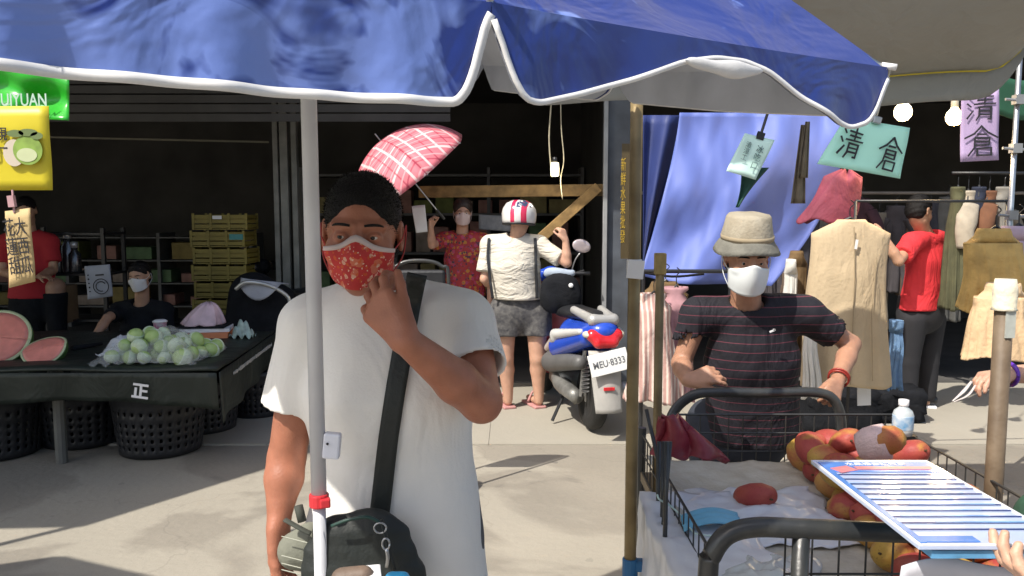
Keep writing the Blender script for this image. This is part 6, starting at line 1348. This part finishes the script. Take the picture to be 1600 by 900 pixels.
tag(p4, 'woman in a red floral shirt and pale mask raising her hand with the parasol', 'person')
shirt('blouse', J, (-.36, -.35, .70), (.38, .35, 1.45), floral('red_floral_blouse', (.36, .03, .035), [((.50, .22, .03), 22, .36), ((.03, .03, .06), 30, .30), ((.45, .05, .14), 18, .3), ((.06, .08, .16), 45, .2)], 1), p4, .0095, inf=.02, wide=1.05, deep=1.2, sleeve=.7, sr=.066, hem=.78, fold=.006, seed=3, hollow=False)
trousers('trousers', J, (-.3, -.25, .03), (.3, .3, 1.0), mat('navy_trousers', (.03, .035, .05), .9), p4, .013); hair('hair', J, HM, mat('dark_brown_hair', (.03, .018, .014), .5, .3, 80, .4, 200), p4, kind='volume', h=.007); eyes(J, HM, p4)
face_mask(J, HM, mat('pinkish_mask', (.66, .52, .50), .8, .02), p4, top=-.004, bot=-.112, puff=.004)
e, w, h = board('paper_slip', [(643, 322), (664, 320), (668, 362), (650, 364)], 6.72, M_paper, 'white paper slip hanging left of the raised hand of the woman in floral shirt', 'paper', dY=0)
e, w, h = board('grey_notice', [(748, 335), (800, 338), (800, 362), (748, 358)], 7.3, mat('grey_print', (.28, .30, .33), .6, .2, 20), 'grey printed strip hanging in the dark between the two women', 'notice')

# ---- seated stall keeper
B = v3(-3.0, 6.5, .026); J = skel(1.62); J['head'] = L_(218, 432, 6.35); J['neck'] = L_(222, 474, 6.42); J['chest'] = L_(224, 525, 6.45); J['pel'] = v3(.02, .05, .46)
J['shl'] = L_(186, 486, 6.42); J['shr'] = L_(258, 486, 6.42); J['ell'] = L_(168, 497, 6.22); J['wrl'] = L_(147, 527, 6.04); J['elr'] = L_(262, 535, 6.35); J['wrr'] = L_(240, 548, 6.2)
for q, sg in (('l', -1), ('r', 1)): J['hip'+q] = v3(sg*.09, .02, .46); J['kn'+q] = v3(sg*.14, -.02+.05, .45); J['kn'+q] = v3(sg*.12, -.3, .47); J['an'+q] = v3(sg*.12, -.26, .08); J['toe'+q] = v3(sg*.13, -.4, .03)
HM = Rm(-4, 8, -4); keeper = mat('keeper_skin', (.45, .26, .17), .5, .1, 26, .1, 200, sss=.1)
p5 = body('person', J, {'l': dict(d=(-.5, -.7, -.35), nr=(0, 0, -1), thumb=-1, curl=(.2, .25, .3, .3)), 'r': dict(d=(-.6, -.5, 0), nr=(0, 0, -1), thumb=1)}, HM, (-.62, -.62, -.03), (.42, .3, 1.4), .010, [], wide=1.0, skin=keeper, loc=tuple(B))
tag(p5, 'seated stall keeper in black with a white mask leaning on the stall table', 'person')
shirt('t_shirt', J, (-.5, -.42, .35), (.42, .3, 1.2), M_dark, p5, .010, inf=.022, wide=1.05, deep=1.2, sleeve=.75, sr=.068, hem=.40, fold=.006, seed=6, hollow=False)
trousers('trousers', J, (-.35, -.6, .03), (.35, .3, .62), M_dark, p5, .013); hair('hair', J, HM, MATS['hair'], p5, kind='short', h=.007, amp=.003); eyes(J, HM, p5); face_mask(J, HM, mat('white_mask_b', (.70, .70, .70), .8, .02), p5, top=-.004, bot=-.114, puff=.005)
bm = bmesh.new(); c0 = J['wrl']; ax2 = nrm(J['ell']-c0); u1 = nrm(np.cross(ax2, (0, 0, 1))); u2 = np.cross(ax2, u1); tube(bm, [tuple(c0+ax2*.02+(u1*math.cos(a)+u2*math.sin(a))*.033) for a in np.linspace(0, 6.28, 16)], .006, 6, cap=False); obj('bracelet', bm, M_black, p5, smooth=True)
e = empty('stool', (-2.98, 6.56, .026)); tag(e, 'plain stool the stall keeper sits on', 'stool'); bm = bmesh.new(); box(bm, (0, 0, .345), (.34, .34, .03)); obj('seat', bm, M_black, e, bev=.01)
for x in (-.14, .14):
    for y in (-.14, .14): bm = bmesh.new(); tube(bm, [(x*1.15, y*1.15, 0), (x, y, .33)], .014, 8); obj('leg', bm, M_black, e)

# ---- man in red behind the watermelon sign
B = v3(-3.95, 6.75, .026); J = skel(1.66); J['head'] = L_(40, 330, 6.7); J['neck'] = L_(46, 364, 6.75); J['chest'] = L_(50, 410, 6.75); J['pel'] = L_(48, 475, 6.75); J['shl'] = L_(12, 378, 6.75); J['shr'] = L_(78, 378, 6.75)
J['ell'] = L_(6, 425, 6.7); J['wrl'] = L_(30, 432, 6.5); J['elr'] = L_(83, 422, 6.72); J['wrr'] = L_(62, 432, 6.5)
HM = Rm(20, 12, 0); redt = mat('red_jersey', (.42, .02, .03), .85, .08, 8, .2, 80)
p6 = body('person', J, {'l': dict(d=(.8, -.3, .1), nr=(0, 0, -1), thumb=1), 'r': dict(d=(.85, -.3, 0), nr=(0, 0, -1), thumb=-1, curl=(.3, .4, .5, .6))}, HM, (-.45, -.45, -.03), (.45, .3, 1.75), .011, [], skin=keeper, loc=tuple(B)); tag(p6, 'person in a red T-shirt standing behind the cardboard watermelon sign', 'person')
shirt('t_shirt', J, (-.4, -.35, .75), (.42, .3, 1.5), redt, p6, .011, inf=.022, sleeve=.7, sr=.066, hem=float(L_(48, 468, 6.6)[2]), fold=.006, hollow=False); trousers('trousers', J, (-.3, -.25, .03), (.3, .3, 1.02), M_dark, p6, .014); hair('hair', J, HM, MATS['hair'], p6, kind='short', h=.008); eyes(J, HM, p6)

# ---- man in bright red T-shirt looking at the clothes
B = v3(3.13, 6.1, .026); J = skel(1.70); J['head'] = L_(1437, 330, 6.05); J['neck'] = L_(1450, 366, 6.12); J['chest'] = L_(1448, 408, 6.12); J['pel'] = L_(1438, 482, 6.1)
J['shl'] = L_(1424, 380, 5.98); J['shr'] = L_(1480, 378, 6.24); J['ell'] = L_(1404, 408, 5.78); J['wrl'] = L_(1382, 372, 5.80); J['elr'] = L_(1486, 420, 6.3); J['wrr'] = L_(1462, 400, 6.5)
for q, px, Y in (('l', 1420, 6.05), ('r', 1450, 6.2)): J['hip'+q] = L_(px+6, 500, Y); J['kn'+q] = L_(px, 565, Y); J['an'+q] = L_(px-2, 628, Y); J['an'+q][2] = .07; J['toe'+q] = J['an'+q]+v3(-.16, .06, -.04)
HM = Rm(118, 16, 0)
p7 = body('person', J, {'l': dict(d=(-.6, .2, .7), nr=(-.2, .9, 0), thumb=1), 'r': dict(d=(-.4, .6, .3), nr=(-.5, 0, -.6), thumb=1)}, HM, (-.55, -.55, -.03), (.45, .6, 1.8), .010, [], skin=keeper, loc=tuple(B)); tag(p7, 'man in a bright red T-shirt and black trousers browsing the hanging clothes', 'person')
shirt('t_shirt', J, (-.42, -.4, .75), (.42, .5, 1.55), wrinkle(mat('bright_red_jersey', (.62, .03, .04), .85, .08, 8, .2, 80), (5, 5, 3), .8, .04), p7, .0095, inf=.024, sleeve=.68, sr=.068, wide=.98, hem=float(L_(1440, 486, 6.0)[2]), fold=.009, seed=4, hollow=False, flare=.01)
trousers('trousers', J, (-.4, -.35, .03), (.35, .4, 1.02), mat('black_trousers', (.018, .018, .022), .85), p7, .012, leg=1.05); hair('hair', J, HM, MATS['hair'], p7, kind='short', h=.007)
for q in 'lr':
    a = J['an'+q]; vmesh('shoe', lambda V: [V.cone(a+v3(.04, 0, -.025), a+v3(-.17, .06, -.04), .042, .035, .02)], tuple(a-.3), tuple(a+.25), .01, M_black, p7)
    bm = bmesh.new(); box(bm, a+v3(-.065, .02, -.078), (.27, .09, .022), (0, 0, -.27)); obj('shoe_sole', bm, M_paper, p7, bev=.006)

# ---- bystander at right whose hand reaches in
B = v3(1.98, 2.42, 0); J = skel(1.62); J['shl'] = v3(-.17, -.0, 1.29); J['shr'] = v3(.17, .05, 1.29); J['neck'] = v3(0, .02, 1.34); J['head'] = v3(-.02, -.01, 1.49); J['chest'] = v3(0, .02, 1.16)
J['ell'] = L_(1690, 582, 2.36); J['wrl'] = L_(1576, 585, 2.33); hands = {'l': dict(d=L_(1508, 590, 2.28)-J['wrl'], nr=(-.1, -.15, -1), thumb=1, curl=(.45, .6, .8, .9), tang=(.25, .55), tcurl=.2), 'r': dict(d=(0, 0, -1), nr=(-1, 0, 0), thumb=-1)}
p8 = body('person', J, hands, Rm(-50, 10, 0), (-.75, -.35, -.01), (.45, .3, 1.66), .010, [((-.72, -.25, .92), (-.42, .05, 1.18), .005)], skin=fair, loc=tuple(B)); tag(p8, 'bystander at the right edge reaching in with a purple wristband', 'person')
shirt('t_shirt', J, (-.4, -.3, .70), (.4, .3, 1.4), mat('grey_lilac_top', (.30, .27, .33), .85), p8, .011, sleeve=.5, hem=.78, hollow=False); trousers('trousers', J, (-.3, -.25, .03), (.3, .3, 1.0), M_dark, p8, .014); hair('hair', J, Rm(-50, 10, 0), MATS['hair'], p8, kind='bob', h=.008)
bm = bmesh.new(); c0 = J['wrl']; ax2 = nrm(J['ell']-c0); u1 = nrm(np.cross(ax2, (0, 0, 1))); u2 = np.cross(ax2, u1); tube(bm, [tuple(c0+ax2*.004+(u1*math.cos(a)+u2*math.sin(a))*.032) for a in np.linspace(0, 6.28, 18)], .0065, 6, cap=False); obj('wristband', bm, mat('violet_band', (.12, .03, .40), .4), p8, smooth=True)
bm = bmesh.new(); tube(bm, [P(1518, 596, 2.26), P(1505, 612, 2.24), P(1488, 627, 2.22)], [.004, .006, .002], 8, 5, flat=.5); tube(bm, [P(1524, 602, 2.26), P(1512, 618, 2.24), P(1490, 628, 2.22)], [.003, .004, .002], 8, 5, flat=.5); tag(obj('plastic_tongs', bm, mat('pale_plastic_tongs', (.55, .50, .48), .4), smooth=True), 'pale plastic tongs held in the hand with the purple wristband', 'tongs')

# ---- customer holding the printed list, near right
B = v3(1.02, .62, 0); J = skel(1.66); J['shl'] = v3(-.16, .0, 1.34); J['wrl'] = v3(.805, 1.055, 1.005)-B; J['ell'] = v3(.93, .86, .985)-B; J['shr'] = v3(.18, -.05, 1.34)
hands = {'l': dict(d=v3(-.72, .62, .22), nr=(.25, .35, 1.0), thumb=1, curl=(.35, .4, .5, .55), tang=(.35, .75), tcurl=.25), 'r': dict(d=(0, 0, -1), nr=(-1, 0, 0), thumb=-1)}
J['shl'] = v3(-.13, .06, 1.3)
p9 = body('person', J, hands, Rm(140, 10, 0), (-.45, -.35, -.01), (.45, .68, 1.68), .011, [((-.38, .30, .88), (-.04, .62, 1.14), .0042)], skin=mat('pale_hand_skin', (.55, .33, .23), .5, .08, 26, .1, 200, sss=.12), loc=tuple(B), arm=.95); tag(p9, 'customer at the near right edge holding the printed list, with a wristwatch', 'person')
shirt('t_shirt', J, (-.4, -.3, .70), (.4, .4, 1.45), mat('slate_top', (.10, .12, .15), .85), p9, .011, sleeve=.5, hem=.78, hollow=False); trousers('trousers', J, (-.3, -.25, .03), (.3, .3, 1.0), M_dark, p9, .014); hair('hair', J, Rm(140, 10, 0), MATS['hair'], p9, kind='short', h=.008)
bm = bmesh.new(); c0 = J['wrl']+nrm(J['ell']-J['wrl'])*.012; ax2 = nrm(J['ell']-J['wrl']); u1 = nrm(np.cross(ax2, (0, 0, 1))); u2 = np.cross(ax2, u1); tube(bm, [tuple(c0+(u1*math.cos(a)+u2*math.sin(a)*.85)*.031) for a in np.linspace(0, 6.28, 22)], .008, 6, cap=False); obj('wristwatch', bm, M_metal, p9, smooth=True)

# ---------------------------------------------------------------- buildings across the street (behind the camera): bounce light and reflections
ob = empty('opposite_building', (0, -24, 0)); tag(ob, 'pale tiled building across the street behind the camera', 'building')
wbox('wall', (0, -24.3, 3.5), (24, .5, 7), MATS['tiled_upper_wall'], ob)
for i in range(6):
    for j in range(2): wbox('window', (-9+3.6*i, -24.02, 2.2+2.6*j), (1.6, .06, 1.3), M_black, ob)
